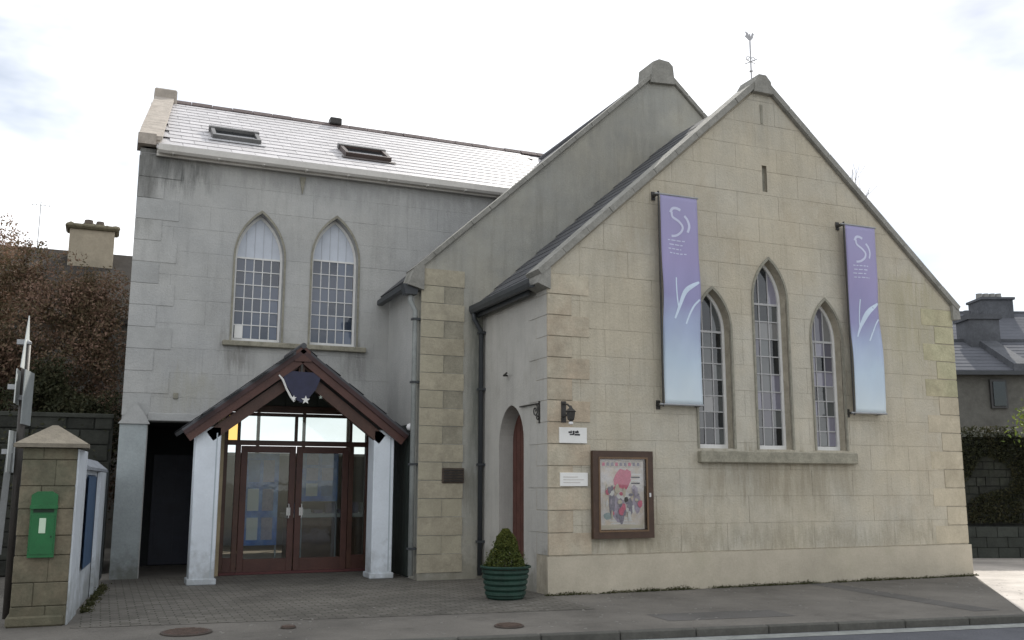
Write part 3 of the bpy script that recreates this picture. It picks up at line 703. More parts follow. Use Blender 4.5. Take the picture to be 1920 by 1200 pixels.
ps = MB().box(X3+.40, -5.41, D2+.43, 7.6, 0, 2.75).box(-4.20+.02-.12, -4.31+.02, D2+.43, 7.6, 0, 2.75).box(-5.41, -4.30, D2+.43, 7.6, 2.67, 2.75).box(-5.41, -4.3, 7.55, 7.6, 0, 2.67)
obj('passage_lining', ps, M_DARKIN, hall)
pd = obj('passage_door', MB().box(-5.15, -4.42, 7.49, 7.54, .02, 2.15), mat('passage_door_paint', (.03, .035, .055), .5, .2), hall, label='dark door at the end of the side passage')
for k in range(4): obj('door_panel', MB().box(-5.08+.36*(k % 2), -4.80+.36*(k % 2), 7.475, 7.492, .25+(k//2)*.95, 1.0+(k//2)*.95), mat('passage_door_paint', (.03, .035, .055)), pd)
# whitewashed pilaster at the left corner
pil = obj('pilaster', MB().prism([(X3-.03, 0), (-5.42, 0), (-5.42, 2.62), (X3-.03, 2.62)], FR(D2), -.07, .004), mat('faded_blue_whitewash', (.33, .365, .37), .85, .14, 1.5, .3, 30, stain=(.18, .20, .18), stain_amt=.6, base_dirt=.6), hall)
obj('pilaster_cap', MB().prism([(X3-.06, 2.60), (-5.38, 2.60), (-5.44, 2.72), (-5.62, 2.98), (-5.80, 2.72)], FR(D2), -.11, -.015), M_WINGQ, hall)
obj('lintel', MB().box(-5.42, -4.15, D2-.03, D2+.0, 2.665, 2.80, .008), M_WINGQ, hall)

# wing roof
RP = math.radians(30); EY, EZ = D2-.18, 7.60; RY, RZ = 8.9, 7.60+(8.9-D2+.18)*math.tan(RP)
wr = obj('wing_roof', MB().prism([(EY, EZ), (RY, RZ), (RY, RZ-.1), (EY, EZ-.06)], lambda u, v, n: (n, u, v), X3+.26, 4.6), M_SLATE, hall)
obj('wing_roof_back', MB().prism([(2*RY-EY, EZ), (RY, RZ), (RY, RZ-.1), (2*RY-EY, EZ-.06)], lambda u, v, n: (n, u, v), X3+.5, 4.6), M_SLATE, hall)
SKY = [(-4.54, -3.62, 1.10, 1.85), (-1.93, -.97, 1.10, 1.85)]
off0 = X3+.28
def sk(s, h):
    x = off0+s
    # the covered part behind the taller gable
    return x > 3.4
n_s = lay_slates(wr, (off0, EY, EZ), (1, 0, 0), (0, math.cos(RP), math.sin(RP)), 21, 14, .432, .350, M_SLATE, t=.010, skip=sk)
for (a, b, c, d), lb in zip(SKY, ('left roof light, with pale flashing', 'right roof light, dark brown frame')):
    u = Vector((0, math.cos(RP), math.sin(RP))); nn = Vector((0, -math.sin(RP), math.cos(RP))); o0 = Vector((0, EY, EZ))
    fnr = lambda x, h, n: tuple(Vector((x, 0, 0))+o0+u*h+nn*n)
    fr = obj('roof_light', MB().ring([(a, c), (b, c), (b, d), (a, d)], [(a+.07, c+.07), (b-.07, c+.07), (b-.07, d-.07), (a+.07, d-.07)], fnr, .02, .13), mat('rooflight_brown', (.07, .05, .045), .5, .2) if 'right' in lb else mat('rooflight_grey', (.13, .13, .13), .5, .2), hall, label=lb)
    obj('pane', MB().prism([(a+.07, c+.07), (b-.07, c+.07), (b-.07, d-.07), (a+.07, d-.07)], fnr, .08, .09), G_DARK, fr)
    obj('flashing', MB().prism([(a-.08, c-.14), (b+.08, c-.14), (b+.08, c-.005), (a-.08, c-.005)], fnr, .036, .050), mat('lead_flashing', (.45, .45, .46), .5, .1) if 'left' in lb else mat('lead_dark', (.10, .085, .08), .6, .2), fr)
    obj('hood', MB().prism([(a-.03, d-.05), (b+.03, d-.05), (b+.03, d+.09), (a-.03, d+.09)], fnr, .04, .15), mat('rooflight_grey', (.13, .13, .13)), fr)
rt_me = MB().prism([(-.11, -.07), (0, .04), (.11, -.07), (.08, -.085), (0, .005), (-.08, -.085)], lambda u, v, n: (n, u, v), 0, .44).mesh('ridge_tile'); rt_me.materials.append(mat('ridge_tile', (.14, .11, .105), .8, .2, 5, .3, rnd=.2))
rp_ = obj('ridge_board', MB().box(X3+.6, 4.6, RY-.03, RY+.03, RZ-.06, RZ-.02), M_SLATED, hall)
x = X3+.62
while x < 4.2: inst('ridge_tile', rt_me, (x, RY, RZ+.055+random.uniform(-.008, .008)), rp_); x += .452
obj('ridge_vent', MB().box(-1.62, -1.34, RY-.14, RY+.1, RZ+.04, RZ+.20, .02), M_IRON, hall)
# left verge coping and kneeler, eaves gutter
cp = MB(); 
A = lambda y: X3+.04+.34*max(0, (y-D2)/4.04)
def vz(y): return EZ+(y-EY)*math.tan(RP)
vq = obj('verge_coping', MB().prism([(D2-.14, 0), (8.9, 0), (8.9, .10), (D2-.14, .10)], lambda u, v, n: (A(u)-.06+n, u, vz(u)+v-.02), 0, .34), M_COPEB, hall)
for k in range(7):
    y0 = D2-.16+k*.58; y1 = y0+.565
    obj('coping_stone', MB().prism([(y0, .085), (y1, .085), (y1, .16), (y0, .16)], lambda u, v, n: (A(u)-.09+n, u, vz(u)+v), 0, .40), M_COPEB, vq)
obj('apex_stone', MB().box(A(8.9)-.12, A(8.9)+.36, 8.70, 9.2, vz(8.9)-.1, vz(8.9)+.26, .03), M_COPEB, hall)
obj('kneeler', MB().prism([(X3-.06, 7.60), (X3+.25, 7.60), (X3+.25, 7.80), (X3-.06, 7.80)], FR(D2), -.17, .3), M_COPEB, hall)
obj('flank_corner', MB().box(X3-.001, X3+.26, D2+.0, D2+.43, HW, 7.57), M_WING, hall)
obj('fascia', MB().box(X3+.27, 1.72, D2-.13, D2-.10, 7.42, 7.60), M_GUTW, hall)
obj('soffit', MB().box(X3+.27, 1.72, D2-.10, D2+.004, 7.44, 7.47), M_GUTW, hall)
go = [(-.135, 7.60), (-.14, 7.52), (-.17, 7.46), (-.23, 7.45), (-.275, 7.49), (-.285, 7.60), (-.27, 7.60), (-.262, 7.50), (-.228, 7.465), (-.175, 7.475), (-.152, 7.525), (-.149, 7.60)]
gt = obj('gutter', MB().prism(go, lambda u, v, n: (n, D2+u, v), X3+.29, 1.60), M_GUTW, hall)
for k in range(9): obj('gutter_bracket', MB().box(-5.3+k*.8, -5.27+k*.8, D2-.295, D2-.13, 7.435, 7.45), M_GUTW, gt)
# iron wedge under the eaves
obj('wall_anchor', MB().prism([(-2.97, 7.38), (-2.85, 7.38), (-2.89, 7.14), (-2.91, 7.04), (-2.93, 7.14)], FR(D2), -.03, .004), M_HOOD, hall)
obj('wall_socket', MB().box(-5.02, -4.94, D2-.03, D2+.002, 3.06, 3.16), M_HOOD, hall)
# dark green boarding over the dark area beyond the porch
bd = obj('dark_boarding', MB().prism([(D1+.50, .02), (D2-.1, .02), (D2-.1, 2.62), (D1+.50, 2.62)], FS(X2), -.02, .01), M_DARKW, hall, label='dark green boarding beside the porch')
for k in range(9):
    y = D1+.52+k*.165; obj('plank', MB().prism([(y, .04), (y+.155, .04), (y+.155, 2.60), (y, 2.60)], FS(X2), -.04, -.018), M_DARKW, bd)

# ------------------------------------------------------------------ porch
PY = 3.30
porch = thing('entrance_porch', 'gabled red brown timber porch on white posts over the glazed entrance', 'porch', (-3.08, PY, 0))
APX, APZ, EL, ER, EVZ = -3.08, 3.86, -4.95, -1.20, 2.43
def post(x0, x1, y0, y1):
    p = obj('post', MB().box(x0, x1, y0, y1, .0, 2.50, .012), M_POST, porch)
    obj('post_foot', MB().box(x0-.03, x1+.03, y0-.03, y1+.03, .004, .10, .012), M_POST, p)
    obj('groove_shade_strip', MB().box(x1-.075, x1-.055, y0-.004, y0+.01, .12, 2.4), mat('post_groove_shade', (.40, .45, .48), .6, .1), p)  # darker strip: a groove's shadow put into the colour, nothing is cut in
post(-4.72, -4.33, PY+.02, PY+.42); post(-1.78, -1.42, PY+.02, PY+.42)
def slope_poly(x0, z0, x1, z1, w0, w1):
    d = Vector((x1-x0, z1-z0)).normalized(); n = Vector((-d.y, d.x)); n = -n if n.y > 0 else n
    return [(x0+n.x*w0, z0+n.y*w0), (x1+n.x*w0, z1+n.y*w0), (x1+n.x*w1, z1+n.y*w1), (x0+n.x*w1, z0+n.y*w1)]
for xe in (EL, ER):
    obj('bargeboard', MB().prism(slope_poly(xe, EVZ, APX, APZ, .045, .215), FR(PY), -.10, -.05), M_REDBR, porch)
    obj('bargeboard_trim', MB().prism(slope_poly(xe, EVZ, APX, APZ, .02, .09), FR(PY), -.13, -.102), mat('dark_bargeboard_trim', (.045, .02, .02), .5, .2), porch)
    obj('rafter', MB().prism(slope_poly(xe+(.25 if xe < APX else -.25), EVZ+.16, APX, APZ-.03, .22, .40), FR(PY), .02, .12), M_REDBR2, porch)
    rf = obj('roof', MB().prism(slope_poly(xe, EVZ, APX, APZ, -.02, .044), FR(0), PY-.12, D2-.01), M_SLATED, porch)
    # tiles of the porch roof
    sgn = 1 if xe < APX else -1
    vd = Vector((APX-xe, 0, APZ-EVZ)).normalized(); ud = Vector((0, -sgn, 0))
    lay_slates(rf, (xe, (D2-.02) if sgn > 0 else (PY-.13), EVZ+.02), ud, vd, 5, 9, .33, .26, M_SLATED, seed=4)
obj('ridge_cap', MB().tube([(APX, PY-.14, APZ+.03), (APX, D2-.01, APZ+.03)], .05, 8), M_SLATED, porch)
obj('finial', MB().prism([(APX-.14, APZ-.24), (APX+.14, APZ-.24), (APX+.12, APZ-.06), (APX, APZ+.03), (APX-.12, APZ-.06)], FR(PY), -.128, -.101), M_REDBR, porch)
obj('king_post', MB().box(APX-.05, APX+.05, PY-.03, PY+.07, 3.35, 3.72), M_REDBR2, porch)
for x0 in (-4.80, -1.50): obj('plate', MB().box(x0, x0+.14, PY-.02, D2-.02, 2.44, 2.56), M_REDBR2, porch)
obj('tie_beam', MB().box(-4.25, -1.45, D2-.16, D2-.04, 2.86, 2.98, .005), M_REDBR2, porch)
tp = clip([(-4.3, 2.98), (-1.45, 2.98), (-1.45, 4), (-4.3, 4)], [(EL+.1, EVZ-.3), (ER-.1, EVZ-.3), (ER-.1, EVZ), (APX, APZ-.07), (EL+.1, EVZ)])
obj('tympanum', MB().prism(tp, FR(D2), -.10, -.06), M_TYMP, porch)
for k in range(7):
    x = -3.95+k*.29; q = clip([(x, 2.99), (x+.27, 2.99), (x+.27, 4), (x, 4)], [(EL+.15, EVZ-.3), (ER-.15, EVZ-.3), (ER-.15, EVZ), (APX, APZ-.12), (EL+.15, EVZ)])
    if q: obj('tympanum_board', MB().prism(q, FR(D2), -.118, -.101), M_TYMP, porch)
# porch side cheeks (low brown strips beside the screen)
obj('cheek', MB().box(-4.24, -4.12, D2-.12, D2+.02, 0, 2.86), mat('tan_cheek', (.33, .27, .17), .7, .15, 3, .2), porch)
obj('cheek', MB().box(-1.45, -1.36, D2-.12, D2+.02, 0, 2.86), M_DARKW, porch)
# glazed screen
scr = thing('entrance_screen', 'brown framed glazed entrance with double doors and bright transom panes', 'entrance doors', (-2.78, D2, 0))
YS = D2+.02
def bar(x0, x1, z0, z1, m=M_REDBR2, y=YS, d=.08, name='frame_bar', par=None): return obj(name, MB().box(x0, x1, y, y+d, z0, z1, .004), m, par or scr)
for x in (-4.11, -1.52): bar(x, x+.07, .02, 2.86, name='jamb')
bar(-4.04, -1.52, 2.80, 2.86, name='head'); bar(-4.04, -1.52, 2.27, 2.36, name='transom_rail')
for x in (-3.88, -2.86, -1.84): bar(x, x+.05, 2.36, 2.80, name='mullion')
for x in (-3.90, -1.84): bar(x, x+.09, .02, 2.27, name='mullion')
xs = [(-4.04, -3.88), (-3.83, -2.86), (-2.81, -1.84), (-1.79, -1.52)]
for i, (a, b) in enumerate(xs):
    obj('transom_pane', MB().box(a, b, YS+.03, YS+.038, 2.36, 2.80), G_AMBER if i == 0 else G_CLEAR, scr, label='amber transom pane' if i == 0 else None)
for a, b in ((-4.04, -3.90), (-1.75, -1.52)):
    bar(a, b, .02, .30, M_REDBR, name='panel'); obj('side_pane', MB().box(a, b, YS+.03, YS+.038, .30, 2.27), G_CLEAR, scr)
for a, b, hx in ((-3.80, -2.83, -2.93), (-2.81, -1.85, -2.70)):
    dr = obj('door', MB().box(a, a+.11, YS, YS+.06, .02, 2.26, .004).box(b-.11, b, YS, YS+.06, .02, 2.26, .004).box(a+.11, b-.11, YS, YS+.06, .02, .27, .004).box(a+.11, b-.11, YS, YS+.06, 2.14, 2.26, .004), M_REDBR, scr)
    obj('pane', MB().box(a+.11, b-.11, YS+.025, YS+.033, .27, 2.14), G_CLEAR, dr)
    obj('handle', MB().tube([(hx, YS-.0, .98), (hx, YS-.05, .98), (hx, YS-.05, 1.22), (hx, YS, 1.22)], .012, 8), M_BRASS, dr)
    obj('lock_plate', MB().box(hx-.035, hx+.035, YS-.008, YS-.001, 1.02, 1.16), M_PAPER, dr)
obj('threshold', MB().box(-4.11, -1.45, YS-.10, YS+.1, .006, .05, .005), mat('threshold_red', (.09, .03, .03), .6, .2), scr)

# emblem sign in the porch gable
em = thing('hanging_emblem', 'dark blue shield shaped emblem with white stars hung in the porch gable', 'sign', (-3.08, PY, 3.1), None)
obj('shield', MB().prism([(-3.42, 3.42), (-3.36, 3.46), (-2.80, 3.44), (-2.76, 3.38), (-2.84, 3.16), (-2.98, 2.98), (-3.08, 2.93), (-3.20, 3.0), (-3.33, 3.20)], FR(PY), -.09, -.045), mat('emblem_blue', (.016, .018, .05), .4, .2, 8, .05), em)
obj('white_stroke', MB().tube([(-3.47, PY-.1, 3.38), (-3.40, PY-.1, 3.30), (-3.34, PY-.1, 3.16), (-3.26, PY-.1, 3.02), (-3.20, PY-.1, 2.94)], [.014, .02, .016, .02, .012], 6), M_PAPER, em)
def star(cx, cz, r, fn, a, b):
    pts = []
    for k in range(10):
        rr = r if k % 2 == 0 else r*.42; t = math.pi/2+k*math.pi/5; pts.append((cx+rr*math.cos(t), cz+rr*math.sin(t)))
    return MB().prism(pts, fn, a, b)
obj('star', star(-3.01, 2.975, .075, FR(PY), -.108, -.092), M_PAPER, em); obj('star', star(-3.21, 3.0, .05, FR(PY), -.108, -.092), M_PAPER, em)
obj('star', star(-2.76, 3.03, .035, FR(PY), -.108, -.092), mat('dim_star', (.3, .35, .3), .5), em)
obj('emblem_hanger', MB().box(-3.11, -3.07, PY-.085, PY-.05, 3.43, 3.62), M_IRON, em)

# lobby furnishing seen through the glass
def board(x0, x1, y, z0, z1, label, m=M_DISPB):
    t = thing('display_board', label, 'display board', ((x0+x1)/2, y, 0), 'display boards inside the lobby')
    obj('panel', MB().box(x0, x1, y, y+.03, z0, z1), m, t)
    for x in (x0, x1-.03): obj('leg', MB().box(x, x+.03, y-.15, y+.18, .02, .05).box(x, x+.03, y, y+.03, .02, z0), M_GREYI, t)
    for k in range(3):
        for j in range(2):
            a = x0+.08+j*(x1-x0-.1)/2; c = z0+.1+k*(z1-z0-.1)/3
            obj('leaflet', MB().box(a, a+(x1-x0)*.32, y-.006, y-.001, c, c+(z1-z0)*.24), random.choice([M_PAPER, M_LILAC, mat('leaflet_blue', (.2, .3, .5), .6, .2, 9, 0)]), t)
board(-3.62, -2.98, 5.75, .45, 2.15, 'blue display board behind the left door leaf')
board(-2.50, -1.80, 5.95, 1.25, 2.25, 'blue display board behind the right door leaf')
ct = thing('lobby_counter', 'white topped counter with leaflets inside the lobby behind the doors', 'counter', (-1.9, 6.6, 0))
obj('carcass', MB().box(-2.62, -.9, 6.6, 7.2, .02, .92), mat('counter_wood', (.14, .08, .05), .5, .2), ct)
obj('top', MB().box(-2.68, -.84, 6.50, 7.26, .922, 1.0, .008), M_PAPER, ct)
for k in range(7):
    x = -2.6+k*.24; obj('leaflet_stack', MB().box(x, x+.17, 6.55, 6.73, 1.002, 1.06+.16*random.random()), random.choice([M_PAPER, M_CREAM, M_LILAC]), ct)
mt = obj('door_mat', MB().box(-3.7, -1.9, D2+.3, D2+1.2, .021, .032), mat('mat_grey', (.06, .055, .05), .95, .2)); tag(mt, 'dark door mat just inside the glazed entrance doors', 'door mat')

# porch corner lamp
lp = thing('bulkhead_lamp', 'small white lamp at the right eave of the porch', 'lamp', (-1.14, 3.0, 2.5))
obj('base', MB().box(-1.19, -1.147, D1+.24, D1+.36, 2.50, 2.62), M_GREYI, lp)
obj('globe', MB().lathe((-1.23, D1+.30, 2.50), [(.01, 0), (.045, .015), (.065, .06), (.045, .105), (.01, .12)], 14), M_LAMPG, lp, smooth=True)

# ------------------------------------------------------------------ things on the front wall
def banner(x0, x1, z0, z1, label, seed):
    t = thing('banner', label, 'banner', ((x0+x1)/2, -.15, z0), 'purple to blue banners on the front gable')
    M = bpy.data.materials.new('banner_cloth'); M.use_nodes = True; N = M.node_tree; n = N.nodes; p = n['Principled BSDF']; p.inputs['Roughness'].default_value = .75
    g = n.new('ShaderNodeNewGeometry'); s = n.new('ShaderNodeSeparateXYZ'); N.links.new(g.outputs['Position'], s.inputs[0])
    nz = n.new('ShaderNodeTexNoise'); nz.inputs['Scale'].default_value = 2.2; N.links.new(g.outputs['Position'], nz.inputs['Vector'])
    ad = n.new('ShaderNodeMath'); ad.operation = 'MULTIPLY_ADD'; ad.inputs[1].default_value = .5; N.links.new(nz.outputs['Fac'], ad.inputs[0]); N.links.new(s.outputs['Z'], ad.inputs[2])
    mr = n.new('ShaderNodeMapRange'); mr.inputs['From Min'].default_value = z0+.2; mr.inputs['From Max'].default_value = z1+.2; N.links.new(ad.outputs[0], mr.inputs['Value'])
    r = n.new('ShaderNodeValToRGB'); e = r.color_ramp.elements
    e[0].position = 0; e[0].color = (.58, .66, .70, 1); e[1].position = 1; e[1].color = (.33, .31, .49, 1)
    for pos, c in ((.22, (.47, .57, .67)), (.40, (.36, .42, .58)), (.52, (.29, .285, .47)), (.70, (.32, .29, .48))):
        q = e.new(pos); q.color = (*c, 1)
    N.links.new(mr.outputs[0], r.inputs[0]); N.links.new(r.outputs[0], p.inputs['Base Color'])
    mb = MB(); nu, nv = 12, 40; G = []
    for j in range(nv+1):
        for i in range(nu+1):
            u, v = i/nu, j/nv; G.append(mb.bm.verts.new((x0+.03+u*(x1-x0-.03), -.17+(.028*math.sin(u*6+v*5+seed)+.010*math.sin(u*13-v*17+seed))*math.sin(v*math.pi)+.022*math.sin(v*8+seed)*math.sin(v*math.pi), z0+v*(z1-z0))))
    for j in range(nv):
        for i in range(nu): a = j*(nu+1)+i; mb.bm.faces.new((G[a], G[a+1], G[a+nu+2], G[a+nu+1]))
    me = mb.mesh('cloth', Vector(t.location), True); 
    cl = bpy.data.objects.new('cloth', me); COL.objects.link(cl); cl.parent = t; me.materials.append(M)
    so = cl.modifiers.new('s', 'SOLIDIFY'); so.thickness = .004; so.offset = 1
    # print: built as thin strips just proud of the cloth
    def yy(x, z):
        u = (x-x0-.03)/(x1-x0-.03); v = (z-z0)/(z1-z0)
        return -.17+(.028*math.sin(u*6+v*5+seed)+.010*math.sin(u*13-v*17+seed))*math.sin(v*math.pi)+.022*math.sin(v*8+seed)*math.sin(v*math.pi)-.007
    ink = mat('banner_print_white', (.55, .57, .72), .7, .04, 4, 0)
    def stroke(pts, w, parent=cl, name='printed_swirl', mm=None):
        mb = MB(); L = []
        P2 = [Vector(q) for q in pts]
        for i, q in enumerate(P2):
            d = (P2[min(i+1, len(P2)-1)]-P2[max(i-1, 0)]).normalized(); nn = Vector((-d.y, d.x))*(w[i] if isinstance(w, list) else w)/2
            a, b = q+nn, q-nn; L.append((mb.bm.verts.new((a.x, yy(a.x, a.y), a.y)), mb.bm.verts.new((b.x, yy(b.x, b.y), b.y))))
        for i in range(len(L)-1): mb.bm.faces.new((L[i][0], L[i][1], L[i+1][1], L[i+1][0]))
        obj(name, mb, mm or ink, parent)
    wd = x1-x0; hh = z1-z0
    def X(u): return x0+u*wd
    def Z(v): return z1-v*hh
    def curve(cp, n=16):
        out = []
        for k in range(n+1):
            tt = k/n*(len(cp)-1); i = min(int(tt), len(cp)-2); f = tt-i
            p0, p1, p2, p3 = cp[max(i-1, 0)], cp[i], cp[i+1], cp[min(i+2, len(cp)-1)]
            out.append(tuple(.5*((2*p1[a])+(-p0[a]+p2[a])*f+(2*p0[a]-5*p1[a]+4*p2[a]-p3[a])*f*f+(-p0[a]+3*p1[a]-3*p2[a]+p3[a])*f**3) for a in (0, 1)))
        return [(X(a), Z(b)) for a, b in out]
    stroke(curve([(.30, .085), (.36, .065), (.46, .062), (.56, .070)], 12), .045)
    stroke(curve([(.34, .08), (.36, .105), (.52, .125), (.62, .15), (.58, .175), (.45, .195), (.32, .20)], 24), .038)
    stroke(curve([(.66, .095), (.74, .115), (.78, .145), (.74, .175)], 14), .04)
    for k in range(4):
        a = .22+.03*(k % 2); b = .70-.06*(k % 3); v = .22+k*.021
        x = a
        rr = random.Random(seed+k)
        while x < b:
            l = rr.uniform(.05, .13); stroke([(X(x), Z(v)), (X(min(b, x+l)), Z(v))], .018, name='printed_line'); x += l+.03
    sw = mat('banner_swoosh', (.58, .68, .80), .7, .05, 4, 0)
    stroke(curve([(.30, .60), (.45, .53), (.65, .46), (.97, .415)], 20), [.02+.10*math.sin(math.pi*min(1, k/20*.9+.1))*k/20+.01 for k in range(21)], name='printed_swoosh', mm=sw)
    stroke(curve([(.40, .56), (.38, .50), (.385, .44), (.40, .40)], 12), .022, name='printed_swoosh', mm=sw)
    stroke(curve([(.62, .62), (.72, .575), (.84, .53), (.97, .50)], 12), .03, name='printed_swoosh', mm=sw)
    for z in (z0, z1):
        obj('arm', MB().tube([(x0-.06, -.17, z), (x1+.02, -.17, z)], .016, 8), M_GREYI, t)
        obj('bracket', MB().box(x0-.02, x0+.02, -.17, -.003, z-.02, z+.02).box(x0-.035, x0+.035, -.02, -.003, z-.07, z+.07), M_IRON, t)
        obj('bracket', MB().box(x1-.05, x1-.01, -.17, -.003, z-.015, z+.015), M_IRON, t)
    obj('pole', MB().tube([(x0, -.17, z0-.04), (x0, -.17, z1+.04)], .016, 8), M_IRON, t)
banner(1.89, 2.62, 2.82, 6.22, 'left of the two purple to pale blue banners, beside the left pointed window', 1)
banner(5.67, 6.37, 2.80, 6.12, 'right of the two purple to pale blue banners, beside the right pointed window', 4)

# notice board
nb = thing('notice_board', 'brown framed glass notice case with a pink and grey poster', 'notice board', (1.2, 0, .8))
obj('back_panel', MB().box(.72, 1.68, -.04, -.002, .83, 2.04), M_BROWNF, nb)
f = MB().ring([(.68, .79), (1.72, .79), (1.72, 2.09), (.68, 2.09)], [(.79, .90), (1.61, .90), (1.61, 1.98), (.79, 1.98)], FR(0), -.10, -.03)
obj('frame', f, M_BROWNF, nb)
obj('frame_moulding', MB().ring([(.775, .885), (1.625, .885), (1.625, 1.995), (.775, 1.995)], [(.80, .91), (1.60, .91), (1.60, 1.97), (.80, 1.97)], FR(0), -.108, -.095), mat('frame_gold_brown', (.14, .085, .045), .4, .2), nb)
po = obj('poster', MB().box(.82, 1.58, -.046, -.041, .92, 1.96), M_POSTER, nb)
def patch(pts, m, y=-.049, name='printed_patch'): obj(name, MB().prism(pts, FR(0), y, y+.002), m, po)
def blob(cx, cz, rx, rz, n=12, seed=0):
    r = random.Random(seed); return [(cx+rx*r.uniform(.75, 1.15)*math.cos(2*math.pi*k/n), cz+rz*r.uniform(.75, 1.15)*math.sin(2*math.pi*k/n)) for k in range(n)]
patch([(.84, 1.84), (1.54, 1.84), (1.54, 1.94), (.84, 1.94)], mat('poster_head', (.55, .50, .44), .6, .3, 25, 0), -.0485)
patch(blob(1.20, 1.66, .14, .17, 14, 2), M_PINK, -.0515); patch(blob(1.30, 1.74, .07, .08, 10, 3), M_PINK, -.0525)
patch(blob(1.13, 1.25, .13, .22, 14, 4), M_LILAC, -.0505); patch(blob(1.02, 1.30, .05, .22, 12, 5), M_GREYP, -.052)
patch(blob(1.22, 1.42, .12, .07, 12, 6), M_PAPER, -.0535); patch(blob(1.33, 1.25, .055, .15, 12, 7), M_GREYP, -.0532)
patch(blob(1.27, 1.36, .04, .05, 9, 8), M_INK, -.0545); patch(blob(1.45, 1.32, .08, .16, 12, 9), M_LILAC, -.0495)
patch(blob(1.18, 1.10, .05, .10, 10, 12), M_GREYP, -.0548); patch(blob(.95, 1.12, .08, .06, 10, 13), mat('poster_teal', (.33, .42, .42), .6, .2), -.0495)
rq = random.Random(77)
for k in range(34):      # the crowded small shapes of the print
    cx_, cz_ = rq.uniform(.92, 1.50), rq.uniform(1.06, 1.56)
    patch(blob(cx_, cz_, rq.uniform(.015, .05), rq.uniform(.02, .075), 8, 100+k), rq.choice([M_PAPER, M_PAPER, M_LILAC, M_GREYP, M_PINK, M_CREAM]), -.0560-.0004*k, 'printed_shape')
for k in range(9): patch([(.86+k*.075, 1.865), (.91+k*.075, 1.865), (.905+k*.075, 1.915), (.865+k*.075, 1.915)], M_GREYP if k % 3 else M_PINK, -.0515, 'printed_shape')
for k in range(5): patch([(1.36, 1.55+k*.045), (1.54-.03*(k % 2), 1.55+k*.045), (1.54-.03*(k % 2), 1.57+k*.045), (1.36, 1.57+k*.045)], M_INK if k % 2 else M_PAPER, -.0500, 'printed_line')
for k in range(3): patch([(1.0, 1.0+k*.04), (1.42-.05*k, 1.0+k*.04), (1.42-.05*k, 1.018+k*.04), (1.0, 1.018+k*.04)], M_PAPER, -.0500, 'printed_line')
patch([(.84, .94), (1.56, .94), (1.56, .985), (.84, .985)], M_CREAM, -.0500)
obj('glass', MB().box(.79, 1.61, -.090, -.086, .90, 1.98), glassmat('case_glass', (.97, .97, .97), .04, ior=1.3), nb)
obj('lock', MB().box(1.64, 1.67, -.112, -.10, 1.40, 1.46), M_BRASS, nb)
# plaques
def plaque(x0, x1, z0, z1, label, marks):
    t = thing('wall_plaque', label, 'plaque', ((x0+x1)/2, 0, z0), 'small white plates beside the notice board')
    obj('plate', MB().box(x0, x1, -.035, -.010, z0, z1, .004), M_PAPER, t)
    mb = MB()
    for a, b, c, d in marks: mb.box(a, b, -.038, -.0345, c, d)
    obj('lettering', mb, M_INK if len(marks) > 4 else mat('pale_lettering', (.5, .47, .44), .6), t)
plaque(.16, .62, 2.195, 2.43, 'small white plate with a dark emblem, above the other plate', [(.31, .37, 2.345, 2.37), (.38, .41, 2.33, 2.38), (.42, .48, 2.345, 2.375), (.33, .40, 2.315, 2.335), (.41, .50, 2.31, 2.335), (.35, .36, 2.37, 2.385), (.45, .47, 2.37, 2.385)])
plaque(.17, .63, 1.56, 1.76, 'small plain white plate with faint lettering, below the other plate', [(.22, .46, 1.69, 1.702), (.22, .56, 1.65, 1.66), (.22, .50, 1.61, 1.62)])
# wrought iron brackets at the corner
def scroll(c, r0, r1, a0, a1, n, plane):
    out = []
    for k in range(n+1):
        t = k/n; r = r0+(r1-r0)*t; a = a0+(a1-a0)*t; u, v = c[0]+r*math.cos(a), c[1]+r*math.sin(a); out.append(plane(u, v))
    return out
t = thing('wall_lantern', 'small dark iron bracket lantern on the front wall above the plates', 'lantern', (.25, 0, 2.5))
pf = lambda u, v: (.24, -u, v)
obj('arm', MB().tube([(.24, -.01, 2.78), (.24, -.16, 2.76), (.24, -.26, 2.70)], .014, 6).tube([(.24, -.01, 2.58), (.24, -.12, 2.60), (.24, -.22, 2.70)], .012, 6), M_IRON, t)
obj('wall_plate', MB().box(.20, .28, -.022, -.013, 2.50, 2.82), M_IRON, t)
obj('lantern_body', MB().lathe((.24, -.26, 2.50), [(.02, 0), (.055, .03), (.075, .14), (.09, .15), (.03, .20), (.01, .24)], 6), M_IRON, t)
obj('lantern_glass', MB().lathe((.24, -.26, 2.455), [(.012, 0), (.035, .012), (.035, .035), (.02, .045)], 10), M_LAMPG, t)
t = thing('iron_bracket', 'scrolled black iron sign bracket on the side wall above the arched door', 'bracket', (0, .5, 2.6))
pf = lambda u, v: (-.03, u, v)
obj('bar', MB().tube([(-.03, 1.02, 2.80), (-.03, .30, 2.80)], .013, 6), M_IRON, t)
obj('scroll', MB().tube(scroll((.42, 2.70), .10, .02, math.pi/2, math.pi*3.2, 22, pf), .010, 6).tube(scroll((.34, 2.60), .05, .01, math.pi*1.0, math.pi*3, 16, pf), .009, 6), M_IRON, t)
obj('wall_plate', MB().box(-.02, -.001, .28, .33, 2.50, 2.84), M_IRON, t)
obj('side_hook', MB().tube([(-.01, 1.60, 3.36), (-.09, 1.55, 3.35), (-.09, 1.42, 3.38)], .016, 6), M_IRON, hall)

